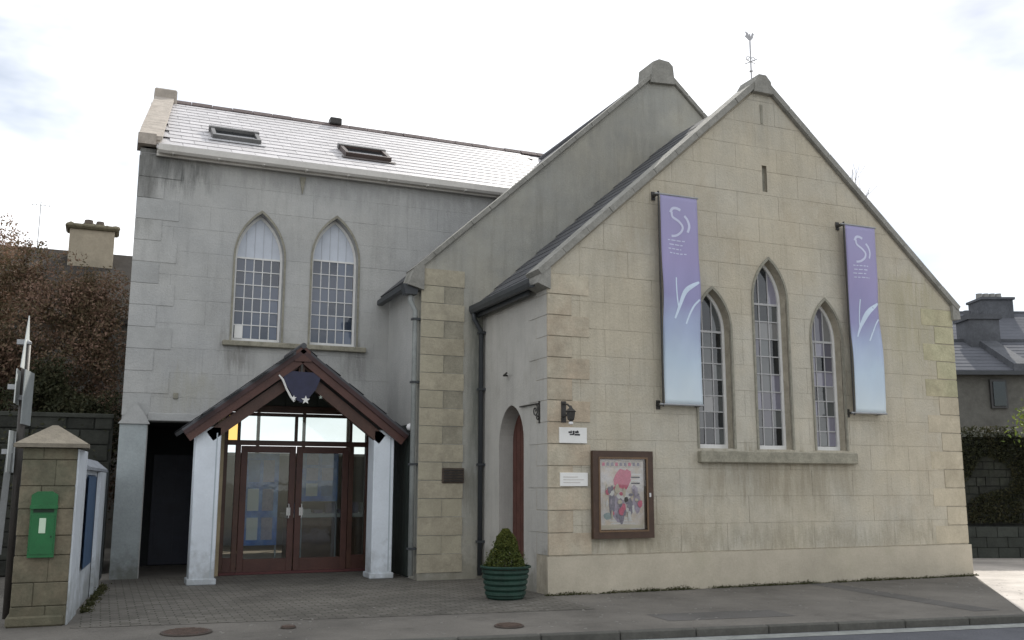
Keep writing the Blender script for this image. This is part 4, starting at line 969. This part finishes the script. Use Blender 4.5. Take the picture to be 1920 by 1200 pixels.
# weathervane
wv = thing('weathervane', 'thin grey iron weathervane on top of the front gable', 'weathervane', (4.03, .1, HA1+.12))
GR = mat('pale_grey_iron', (.42, .42, .43), .6, .15)
cx, cy = 4.03, .1
obj('rod', MB().tube([(cx, cy, HA1+.08), (cx, cy, 9.50)], .013, 8), GR, wv)
obj('collar', MB().lathe((cx, cy, 8.78), [(.01, 0), (.035, .02), (.01, .05)], 10), GR, wv)
for a in (0, math.pi/2):
    dx, dy = .13*math.cos(a+.3), .13*math.sin(a+.3)
    obj('cross_arm', MB().tube([(cx-dx, cy-dy, 8.98), (cx+dx, cy+dy, 8.98)], .008, 6), GR, wv)
obj('scroll', MB().tube(scroll((cx-.06, 9.03), .05, .01, 0, math.pi*2.2, 16, lambda u, v: (u, cy, v)), .007, 6).tube(scroll((cx+.06, 9.03), .05, .01, math.pi, -math.pi*1.2, 16, lambda u, v: (u, cy, v)), .007, 6), GR, wv)
cock = [(x*.8, z*.8) for x, z in [(-.13, .02), (-.09, .09), (-.12, .14), (-.05, .12), (-.02, .05), (.03, .05), (.06, .12), (.08, .15), (.10, .12), (.12, .10), (.09, .09), (.08, .02), (.03, -.04), (-.04, -.04), (-.08, 0)]]
obj('cockerel', MB().prism([(cx+u, 9.42+v) for u, v in cock], FR(cy), -.006, .006), GR, wv)

# ------------------------------------------------------------------ planter
PC = Vector((-.74, -.12, 0))
pt = thing('potted_shrub', 'clipped green shrub in a ribbed dark green pot at the hall corner', 'potted plant', PC)
prof = [(.24, .004), (.27, .03)]
for k in range(5): prof += [(.272+.012*k, .05+.075*k), (.290+.012*k, .07+.075*k), (.290+.012*k, .10+.075*k), (.272+.012*k, .115+.075*k)]
prof += [(.36, .43), (.365, .45), (.34, .46), (.33, .42)]
obj('pot', MB().lathe(PC, prof, 28), M_POT, pt, smooth=False)
obj('soil', MB().lathe(PC, [(.33, .40), (.32, .425)], 20), M_SOIL, pt)
obj('stem', MB().tube([PC+Vector((0, 0, .4)), PC+Vector((.02, .01, .95))], [.025, .012], 6), M_BARK, pt)
def leaf_cloud(pos_fn, n, size, seed, mbm=None):
    r = random.Random(seed); vs = []; fs = []
    for _ in range(n):
        p = pos_fn(r)
        if p is None: continue
        a = Vector((r.gauss(0, 1), r.gauss(0, 1), r.gauss(0, 1))).normalized(); b = a.orthogonal().normalized(); b.rotate(Matrix.Rotation(r.uniform(0, 6.28), 3, a))
        s = size*r.uniform(.6, 1.4); c = a.cross(b)
        i = len(vs); vs += [p-b*s, p+c*s*.45, p+b*s, p-c*s*.45]; fs.append((i, i+1, i+2, i+3))
    return vs, fs
def leaves(name, pos_fn, n, size, seed, m, parent, label=None):
    vs, fs = leaf_cloud(pos_fn, n, size, seed); off = rootloc(parent) if parent is not None else Vector()
    me = bpy.data.meshes.new(name); me.from_pydata([tuple(v-off) for v in vs], [], fs); me.materials.append(m)
    o = bpy.data.objects.new(name, me); COL.objects.link(o)
    if parent is not None: o.parent = parent
    return o
def topi(r):
    t = r.random(); z = .44+.52*t; a = r.uniform(0, 6.28); rad = .25*(1-t)**.75*(1+.35*noise.noise(Vector((math.cos(a)*1.5, math.sin(a)*1.5, z*5)))) + .03; q = rad*math.sqrt(r.uniform(.25, 1.15))*(1.25 if r.random() < .06 else 1)
    return PC+Vector((q*math.cos(a), q*math.sin(a), z))
leaves('foliage', topi, 9000, .017, 5, L_TOPI, pt)

# moss and weeds along the wall foot
def weedpos(r):
    x = r.uniform(-.1, W1+.1); k = noise.noise(Vector((x*2.1, 3, 0)))
    if r.random() > .6+k*1.3: return None
    return Vector((x, -.035-abs(r.gauss(0, .035)), abs(r.gauss(0, .018))*(1+k)))
w = leaves('wall_foot_weeds', weedpos, 9000, .012, 9, L_MOSS, None); tag(w, 'low moss and weeds along the foot of the buff gable wall', 'weeds', kind='stuff')
def weed2(r):
    y = r.uniform(.1, 3.5); return Vector((-6.30+.0763*(y+.59)+abs(r.gauss(0, .05)), y, abs(r.gauss(0, .03)))) if noise.noise(Vector((y*1.7, 0, 1))) > -.1 else None
w = leaves('gate_foot_weeds', weed2, 2500, .018, 10, L_MOSS, None); tag(w, 'low weeds along the foot of the whitewashed wall', 'weeds', kind='stuff')

# ------------------------------------------------------------------ gate pier, post box, white wall
pier = thing('gate_pier', 'square stone gate pier with a low pyramid cap at the left edge', 'gate pier', (-6.64, -.4, 0))
x0, x1, y0, y1 = -6.93, -6.36, -.59, -.14
obj('core', MB().box(x0+.02, x1-.02, y0+.02, y1-.02, 0, 2.0), mat('pier_mortar', (.10, .09, .066), .95, .2, 5, .4), pier)
zz = 0; k = 0; rr = random.Random(3)
while zz < 1.98:
    h = min(rr.choice([.22, .26, .30]), 2.0-zz)
    if 2.0-zz-h < .1: h = 2.0-zz
    sp = x0+(x1-x0)*(.38 if k % 2 else .62)
    for a, b in ((x0, sp-.003), (sp+.003, x1)):
        obj('stone', MB().box(a-rr.uniform(0, .008), b+rr.uniform(0, .004), y0-rr.uniform(0, .012), y1, zz+.003, zz+h-.003, .008), M_PIER, pier)
    zz += h; k += 1
obj('cap', MB().prism([(x0-.10, 2.0), (x1+.12, 2.0), (x1+.12, 2.045), (x0-.10, 2.045)], FR(0), y0-.10, y1+.10), M_PIERC, pier)
mb = MB(); a = [mb.bm.verts.new(q) for q in ((x0-.09, y0-.09, 2.046), (x1+.11, y0-.09, 2.046), (x1+.11, y1+.09, 2.046), (x0-.09, y1+.09, 2.046), (-6.66, -.36, 2.27), (-6.60, -.36, 2.27))]
for q in ((0, 1, 5, 4), (1, 2, 5), (2, 3, 4, 5), (3, 0, 4), (3, 2, 1, 0)): mb.bm.faces.new([a[i] for i in q])
obj('pyramid', mb, M_PIERC, pier)
obj('footing', MB().box(x0-.04, x1-.02, y0-.05, y1, 0, .12, .02), M_PIER, pier)
pb = thing('post_box', 'green wall post box with white plate set in the stone pier', 'post box', (-6.665, y0, .76))
bx0, bx1, bz0, bz1 = -6.805, -6.53, .76, 1.50
yb = y0-.012
obj('body', MB().prism([(bx0, bz0), (bx1, bz0), (bx1, bz1-.04), (bx1-.06, bz1), (bx0+.06, bz1), (bx0, bz1-.04)], FR(yb), -.045, .03), M_GREEN, pb)
obj('hood', MB().prism([(bx0-.008, 1.305), (bx1+.008, 1.305), (bx1+.008, 1.345), (bx0-.008, 1.345)], FR(yb), -.075, -.044), M_GREEN, pb)
obj('slot', MB().box(bx0+.03, bx1-.03, yb-.050, yb-.044, 1.262, 1.300), M_GREEND, pb)
dr = obj('door', MB().prism([(bx0+.02, .80), (bx1-.02, .80), (bx1-.02, 1.24), (bx0+.02, 1.24)], FR(yb), -.058, -.044), M_GREEN, pb)
obj('collection_plate', MB().box(-6.705, -6.635, yb-.064, yb-.0575, 1.03, 1.20, .004), mat('pale_green_plate', (.50, .62, .48), .5, .05), dr)
obj('hinge', MB().tube([(bx0+.012, yb-.055, .85), (bx0+.012, yb-.055, .93)], .009, 6).tube([(bx0+.012, yb-.055, 1.1), (bx0+.012, yb-.055, 1.18)], .009, 6), M_GREEN, dr)
obj('keyhole', MB().box(bx1-.05, bx1-.035, yb-.061, yb-.0575, .98, 1.0), M_GREEND, dr)
# whitewashed wall running back to the wing
ww = thing('white_boundary_wall', 'whitewashed boundary wall running back from the stone gate pier', 'wall', (-6.3, 1.4, 0))
XW = lambda y: -6.34+.0763*(y+.59)
def wseg(name, ya, yb, za, zb, th, m, par, proud=0): return obj(name, MB().prism([(XW(ya)+proud, ya), (XW(yb)+proud, yb), (XW(yb)-th, yb), (XW(ya)-th, ya)], lambda u, v, n: (u, v, n), za, zb), m, par)
wseg('end_panel', -.57, .42, 0, 1.985, .02, M_WALLW, ww)
wseg('wall_panel', .425, 3.40, 0, 1.76, .22, M_WALLW, ww, -.03)
cpg = MB().prism([(-.30, 1.76), (.05, 1.76), (.05, 1.80), (-.11, 1.93), (-.14, 1.93), (-.30, 1.80)], lambda u, v, n: (XW(n)+u-.02, n, v), .44, 3.42)
obj('coping', cpg, mat('grey_blue_coping', (.28, .30, .33), .8, .15, 4, .3), ww)
wseg('pilaster', 2.3, 3.2, 0, 1.75, .02, M_WALLW, ww, .03)
bb = thing('blue_notice_panel', 'tall dark blue panel mounted on the whitewashed wall', 'panel', (XW(1), 1.0, .5))
wseg('panel', .62, 1.75, .50, 1.70, .0, M_BLUE, bb, .0); bb.children[0].data.vertices[0].co.x += 0
obj('frame', MB().prism([(.58, .46), (1.79, .46), (1.79, 1.735), (.58, 1.735)], lambda u, v, n: (XW(u)+n, u, v), -.028, .012), mat('navy_frame', (.03, .055, .10), .5, .2), bb)
wseg('panel_face', .64, 1.73, .52, 1.68, -.013, M_BLUE, bb, .018)
bpy.data.objects.remove(bb.children[0])
gt = thing('side_gate', 'narrow dark gate between the whitewashed wall and the wing', 'gate', (XW(4), 4.1, 0))
obj('gate_frame', MB().prism([(3.45, .05), (4.82, .05), (4.82, 1.72), (3.45, 1.72)], lambda u, v, n: (XW(u)-.10+n, u, v), 0, .03), M_DARKIN, gt)
for k in range(9): 
    y = 3.47+k*.15; obj('board', MB().prism([(y, .04), (y+.14, .04), (y+.14, 1.76), (y+.07, 1.80), (y, 1.76)], lambda u, v, n: (XW(u)-.07+n, u, v), 0, .02), mat('gate_board', (.03, .04, .045), .6, .25), gt)

# sign pole on the far left
sp = thing('finger_post', 'grey pole with white finger signs seen edge on at the left edge', 'signpost', (-7.02, .25, 0))
obj('pole', MB().tube([(-7.02, .25, 0), (-7.05, .25, 3.3)], .045, 12), mat('dark_pole', (.045, .04, .035), .6, .25), sp, smooth=True)
obj('pole_cap', MB().lathe((-7.05, .25, 3.3), [(.05, 0), (.05, .03), (.01, .06)], 12), M_GREYI, sp)
def panel(z0, z1, ang, ln, m, shape='rect', dx=0):
    """flat sign plate clamped to the pole, turned nearly edge-on to the street corner"""
    d = Vector((math.sin(ang), math.cos(ang), 0)); c = Vector((-7.05+dx, .25, 0)); s = Vector((d.y, -d.x, 0))
    pts = [(-ln/2, z0), (ln/2, z0), (ln/2, z1), (-ln/2, z1)] if shape == 'rect' else [(-ln/2, z0), (ln/2, z0), (0, z1)]
    o = obj('sign_panel', MB().prism(pts, lambda u, v, n: tuple(c+d*u+s*(n+.05)+Vector((0, 0, v))), 0, .012), m, sp)
    obj('clamp', MB().prism([(-.05, (z0+z1)/2-.03), (.05, (z0+z1)/2-.03), (.05, (z0+z1)/2+.03), (-.05, (z0+z1)/2+.03)], lambda u, v, n: tuple(c+d*u+s*n+Vector((0, 0, v))), -.05, .052), M_GREYI, o)
M_SGN = mat('sign_white', (.55, .57, .55), .5, .08, 3, .05, stain=(.35, .36, .33), stain_amt=.5); M_SGNB = mat('sign_back_grey', (.24, .26, .26), .6, .15)
panel(2.98, 3.66, .10, .52, M_SGN, 'tri', -.06)
panel(2.30, 2.96, .14, .50, M_SGNB)
panel(2.55, 2.97, .05, .40, M_SGN, dx=-.12)
panel(1.72, 2.22, .12, .46, M_SGN, dx=-.12)
obj('lower_plate', MB().prism([(-7.21, .75), (-7.13, .75), (-7.10, 1.95), (-7.17, 1.95)], FR(.25), -.06, -.03), mat('pole_plate', (.22, .23, .23), .6, .15), sp)

# ------------------------------------------------------------------ left background
gw_ = thing('garden_wall', 'dark grey stone garden wall behind the gate pier', 'wall', (-8.5, 6, 0))
obj('wall_body', MB().box(-14, X3-.12, 6.0, 6.3, 0, 2.75), M_RUBBLEM, gw_)
rr = random.Random(5); z = .02
while z < 2.6:
    x = -9.4; h = rr.uniform(.2, .3)
    while x < X3-.2:
        l = rr.uniform(.3, .6); b = min(x+l-.02, X3-.14); obj('stone', MB().box(x, b, 5.975-rr.uniform(0, .02), 6.02, z, z+h-.02, .012), M_RUBBLE, gw_); x += l
    z += h
obj('wall_coping', MB().box(-14, X3-.12, 5.93, 6.37, 2.751, 2.83, .01), M_RUBBLE, gw_)
lh = thing('house_beyond', 'slate roofed house with a tan chimney behind the left tree', 'house', (-9.5, 18, 0))
obj('wall', MB().box(-15.0, -4.6, 13.2, 20, 0, 5.6), M_HOUSE, lh)
def roofslab(name, x0, x1, ya, za, yb, zb, th, m, par): return obj(name, MB().prism([(ya, za), (yb, zb), (yb, zb-th), (ya, za-th)], lambda u, v, n: (n, u, v), x0, x1), m, par)
M_OLDR = mat('old_brown_slate', (.055, .05, .045), .95, .2, 3, .4, 10, spec=.05)
hr = roofslab('roof', -15.2, -4.4, 13.0, 5.7, 16.6, 8.15, .12, M_OLDR, lh); roofslab('roof', -15.2, -4.4, 20.2, 5.7, 16.6, 8.15, .12, M_SLATED, lh)
ch = obj('chimney', MB().box(-7.36, -6.20, 15.7, 16.3, 7.2, 8.60, .01), M_CHIM, lh)
mb = MB().box(-7.48, -6.08, 15.58, 16.42, 8.60, 8.74, .05)
for k in range(7): mb.lathe((-7.35+k*.19+random.uniform(-.03, .03), 15.8+.3*random.random(), 8.72), [(.13, 0), (.11, .05+.05*random.random()), (.03, .10)], 9)
obj('chimney_crown', mb, mat('mossy_brick', (.13, .115, .075), .95, .3, 8, .6, 20), ch)
obj('chimney_pot', MB().lathe((-6.9, 16, 8.82), [(.13, 0), (.11, .12)], 12).lathe((-6.6, 16, 8.82), [(.12, 0), (.10, .10)], 12), mat('pot_dark', (.12, .10, .08), .9, .2), ch)
an = thing('aerial', 'thin television aerial standing on the ridge left of the tan chimney', 'aerial', (-8.2, 16.6, 8.1))
mb = MB().tube([(-8.2, 16.6, 8.1), (-8.2, 16.6, 9.5)], .012, 5).tube([(-8.45, 16.6, 9.4), (-7.95, 16.6, 9.4)], .008, 4)
for k in range(5): mb.tube([(-8.42+k*.11, 16.45, 9.4), (-8.42+k*.11, 16.75, 9.4)], .006, 4)
obj('mast', mb, M_GREYI, an)

# trees
def branchy(mb, p, d, L, r, depth, rng, ends, spread=.5, up_=.12, minr=.006, segs=4):
    pts = [p.copy()]; rs = [r]; q = p.copy(); dd = d.copy()
    for k in range(segs):
        dd = (dd+Vector((rng.gauss(0, .12), rng.gauss(0, .12), rng.gauss(0, .08)+up_*.3))).normalized(); q = q+dd*(L/segs); pts.append(q.copy()); rs.append(max(minr, r*(1-.45*(k+1)/segs)))
    mb.tube(pts, rs, 7 if r > .05 else (5 if r > .02 else 3), cap=False)
    ends.append((q.copy(), depth))
    if depth == 0: return
    for k in range(rng.choice([2, 3, 3])):
        ax = Vector((rng.gauss(0, 1), rng.gauss(0, 1), rng.gauss(0, .6))).normalized()
        nd = (dd+ax*spread*rng.uniform(.7, 1.3)).normalized(); i = rng.choice([2, 3, 4])
        branchy(mb, pts[i], nd, L*rng.uniform(.62, .8), rs[i]*.68, depth-1, rng, ends, spread, up_, minr)
def tree(name, label, base, h, r, depth, seed, leafm, nleaf, lsize, lumps, bark=M_BARK, group=None, spread=.55, lean=(0, 0, 1), trunk_l=.38, cloud=.35, minr=.006):
    t = thing(name, label, 'tree', base, group); rng = random.Random(seed); ends = []
    mb = MB(); branchy(mb, Vector(base), Vector(lean).normalized(), h*trunk_l, r, depth, rng, ends, spread, minr=minr)
    obj('trunk', mb, bark, t)
    tips = [e for e, d in ends if d <= 2]
    if nleaf:
        def pos(rg):
            if lumps and rg.random() < .62:
                c, rad = lumps[rg.randrange(len(lumps))]
                v = Vector((rg.gauss(0, 1), rg.gauss(0, 1), rg.gauss(0, 1))).normalized()*(rg.random()**.45)
                p = Vector((c[0]+v.x*rad[0], c[1]+v.y*rad[1], c[2]+v.z*rad[2]))
                if noise.noise(p*1.6) < -.22: return None
                return p
            e = tips[rg.randrange(len(tips))]; return e+Vector((rg.gauss(0, cloud), rg.gauss(0, cloud), rg.gauss(0, cloud)))
        leaves('crown', pos, nleaf, lsize, seed+1, leafm, t)
    return t
rg = random.Random(21)
lum = [((rg.uniform(-9.3, -6.0), rg.uniform(7.8, 8.9), .8+rg.random()*5.6), (rg.uniform(.42, .75),)*3) for _ in range(70)]+[((rg.uniform(-6.75, -6.05), rg.uniform(8.0, 8.7), .9+.33*k), (.62,)*3) for k in range(15)]*2
lum = [((x, y, min(z, (6.25 if x < -7.4 else 5.7)-.5*rg.random())), r) for (x, y, z), r in lum]
tree('copper_tree', 'bushy red brown tree filling the space left of the grey wing', (-7.6, 8.3, 0), 5.6, .14, 7, 11, L_BROWN, 130000, .036, lum, bark=M_TWIG, trunk_l=.30, minr=.008, cloud=.30)
lum2 = [((rg.uniform(-11.6, -8.2), rg.uniform(8.8, 9.8), 1.4+rg.random()*5.9), (rg.uniform(.45, .8),)*3) for _ in range(40)]
tree('copper_tree', 'taller twiggy red brown tree at the far left edge of the photo', (-9.8, 9.2, 0), 8.0, .15, 7, 23, L_BROWN, 85000, .036, lum2, bark=M_TWIG, trunk_l=.34, cloud=.22)
lum3 = [((rg.uniform(-9.6, -6.2), rg.uniform(6.6, 7.4), rg.uniform(1.6, 3.6)), (rg.uniform(.35, .65),)*3) for _ in range(26)]
tree('ivy_bush', 'dark olive bush growing over the garden wall beneath the copper tree', (-7.9, 6.9, 0), 3.4, .06, 4, 31, L_DARK, 44000, .04, lum3, trunk_l=.35, cloud=.25)

# ------------------------------------------------------------------ right background
# local frame aligned with the terrace behind: u to the right, v away
RT = Vector((math.cos(YAW), -math.sin(YAW), 0)); FD = Vector((math.sin(YAW), math.cos(YAW), 0)); O = Vector((CAM.x, CAM.y, 0))
LF = lambda u, v, z: tuple(O+RT*u+FD*v+Vector((0, 0, z)))
def lbox(mb, u0, u1, v0, v1, z0, z1): mb.prism([(u0, z0), (u1, z0), (u1, z1), (u0, z1)], lambda a, b, n: LF(a, n, b), v0, v1); return mb
h1 = thing('terrace_house', 'grey stone house with a low slate roof right behind the yard wall', 'house', LF(16, 32, 0))
lbox(mb := MB(), 9, 26, 30.2, 35, 0, 5.12); obj('wall', mb, M_HOUSE, h1)
lbox(mb := MB(), 15.03, 15.55, 30.1, 30.25, 3.95, 4.85); wd = obj('window', mb, mat('dark_window_frame', (.05, .05, .05), .5), h1)
lbox(mb := MB(), 15.10, 15.48, 30.06, 30.11, 4.02, 4.78); obj('pane', mb, G_DARK, wd)
lbox(mb := MB(), 17.4, 18.0, 30.1, 30.25, 3.95, 4.85); wd = obj('window', mb, mat('dark_window_frame', (.05, .05, .05), .5), h1)
M_RFAR = mat('far_slate', (.115, .12, .135), .95, .12, .8, .3, 8, stain=(.09, .09, .10), stain_amt=.5, spec=.05)
rf = obj('roof', MB().prism([(30.0, 5.12), (32.6, 6.42), (32.6, 6.30), (30.0, 5.0)], lambda v, z, n: LF(n, v, z), 9, 26.2), M_RFAR, h1)
obj('roof', MB().prism([(35.2, 5.12), (32.6, 6.42), (32.6, 6.30), (35.2, 5.0)], lambda v, z, n: LF(n, v, z), 9, 26.2), M_RFAR, h1)
# slate courses of the near slope
for k in range(9):
    v0 = 30.0+k*.285; z0 = 5.12+k*.1425
    obj('slate_course', MB().prism([(v0, z0+.025), (v0+.30, z0+.16), (v0+.30, z0+.14), (v0, z0+.0)], lambda v, z, n: LF(n, v, z), 9.02, 26.15), M_RFAR, rf)
lbox(mb := MB(), 9, 26.2, 29.88, 30.0, 4.98, 5.10); obj('gutter', mb, M_GUTD, h1)
lbox(mb := MB(), 9, 26.2, 32.52, 32.68, 6.40, 6.50); obj('ridge', mb, M_CHIMD, h1)
lbox(mb := MB(), 15.45, 16.45, 32.0, 33.0, 5.9, 7.1); lbox(mb, 15.38, 16.52, 31.93, 33.07, 7.1, 7.28); obj('chimney', mb, M_CHIMD, h1)
obj('party_coping', MB().prism([(29.95, 5.10), (32.6, 6.42), (32.6, 6.66), (29.95, 5.34)], lambda v, z, n: LF(n, v, z), 15.75, 16.3), M_CHIMD, h1)
mb = MB()
for k, (u, w) in enumerate(((15.6, .1), (15.9, .12), (16.2, .1))):
    c = Vector(LF(u, 32.5, 7.26)); mb.lathe(c, [(w, 0), (w*.9, .22)], 8)
obj('chimney_pot', mb, M_CHIMD, h1)
h2 = thing('far_house', 'taller slate roofed house with a wide dark chimney behind the terrace house', 'house', LF(20, 40, 0))
lbox(mb := MB(), 10, 32, 36.4, 43.6, 0, 6.6); obj('wall', mb, M_HOUSE, h2)
rf = obj('roof', MB().prism([(36.2, 6.62), (40, 8.72), (40, 8.56), (36.2, 6.46)], lambda v, z, n: LF(n, v, z), 10, 32.2), M_RFAR, h2)
obj('roof', MB().prism([(43.8, 6.62), (40, 8.72), (40, 8.56), (43.8, 6.46)], lambda v, z, n: LF(n, v, z), 10, 32.2), M_RFAR, h2)
for k in range(12):
    v0 = 36.2+k*.31; z0 = 6.62+k*.1713
    obj('slate_course', MB().prism([(v0, z0+.03), (v0+.33, z0+.205), (v0+.33, z0+.18), (v0, z0)], lambda v, z, n: LF(n, v, z), 10.02, 32.15), M_RFAR, rf)
lbox(mb := MB(), 10, 32.2, 39.9, 40.1, 8.68, 8.80); obj('ridge', mb, M_CHIMD, h2)
lbox(mb := MB(), 19.6, 20.9, 39.4, 40.6, 8.2, 9.2); lbox(mb, 19.54, 20.96, 39.32, 40.68, 9.2, 9.3); ch = obj('chimney', mb, M_CHIMD, h2)
mb = MB()
for k in range(4): mb.lathe(Vector(LF(19.8+k*.27, 40, 9.29)), [(.14, 0), (.12, .24), (.13, .27)], 10)
obj('chimney_pot', mb, mat('pot_grey', (.22, .22, .21), .9, .2), ch)
# yard wall
yw = thing('yard_wall', 'tall dark stone yard wall right of the front gable', 'wall', (11.9, 3.23, 0))
A0 = Vector((11.9, 3.23, 0)); wd_ = Vector((.93, -.37, 0)).normalized(); wn_ = Vector((-.37, -.93, 0)).normalized()
YW = lambda s, z, n: tuple(A0+wd_*s+wn_*n+Vector((0, 0, z)))
obj('wall_body', MB().prism([(-3.8, 0), (9, 0), (9, 2.68), (-3.8, 2.62)], YW, -.4, 0), M_RUBBLEM, yw)
rr = random.Random(8); z = .72; cnt = 0
while z < 2.55:
    s = -2.4; h = rr.uniform(.13, .22)
    while s < 4.2:
        l = rr.uniform(.2, .5); obj('stone', MB().prism([(s+.008, z+.008), (s+l-.01, z+rr.uniform(.002, .02)), (s+l-.008, min(z+h, 2.62)-.01), (s+.012, min(z+h, 2.62)-rr.uniform(.002, .02))], YW, -.05, rr.uniform(.015, .05)), M_RUBBLE, yw); s += l; cnt += 1
    z += h
obj('wall_coping', MB().prism([(-3.8, 2.64), (9, 2.70), (9, 2.80), (-3.8, 2.74)], YW, -.45, .07), mat('pale_wall_coping', (.20, .21, .18), .95, .25, 4, .5), yw)
bk = thing('low_yard_wall', 'low grey block wall standing in front of the tall yard wall', 'wall', YW(0, 0, .3))
for k in range(12):
    for j in range(3):
        s = -2.4+k*.47+(.22 if j % 2 else 0); obj('block', MB().prism([(s, .01+j*.225), (s+.455, .01+j*.225), (s+.455, .225+j*.225), (s, .225+j*.225)], YW, .14, .36), mat('grey_block', (.045, .05, .043), .95, .25, 3, .5, 25, rnd=.15), bk)
def ivy(r):
    s = r.uniform(-2.0, 5); z = r.uniform(.75, 2.9); 
    if noise.noise(Vector((s*.9, z*1.1, 4))) < -.08: return None
    return Vector(YW(s, z, .05+abs(r.gauss(0, .06))))
iv = leaves('wall_ivy', ivy, 26000, .035, 12, L_DARK, None); tag(iv, 'dark ivy climbing over the tall yard wall', 'ivy', kind='stuff')
gb = LF(11.75, 20, 0)
lum4 = [((gb[0]+rg.uniform(-.9, .9), gb[1]+rg.uniform(-.8, .8), 3.0+rg.uniform(-.6, .5)), (rg.uniform(.25, .5),)*3) for _ in range(12)]
tree('garden_tree', 'small bright green leafy tree above the yard wall at the right edge', gb, 3.3, .07, 4, 41, L_GREEN, 20000, .05, lum4, trunk_l=.42, cloud=.2)
bt = LF(15.1, 40.9, 0); bt = Vector(LF(16.6, 46, 0))
tree('bare_tree', 'tall leafless tree whose twigs show above the front gable roof', tuple(bt), 17.5, .26, 7, 55, None, 0, 0, None, bark=mat('pale_bark', (.20, .18, .17), .9, .2), trunk_l=.36, spread=.42, minr=.010)
print('objects', len(bpy.data.objects), 'slates', n_s)
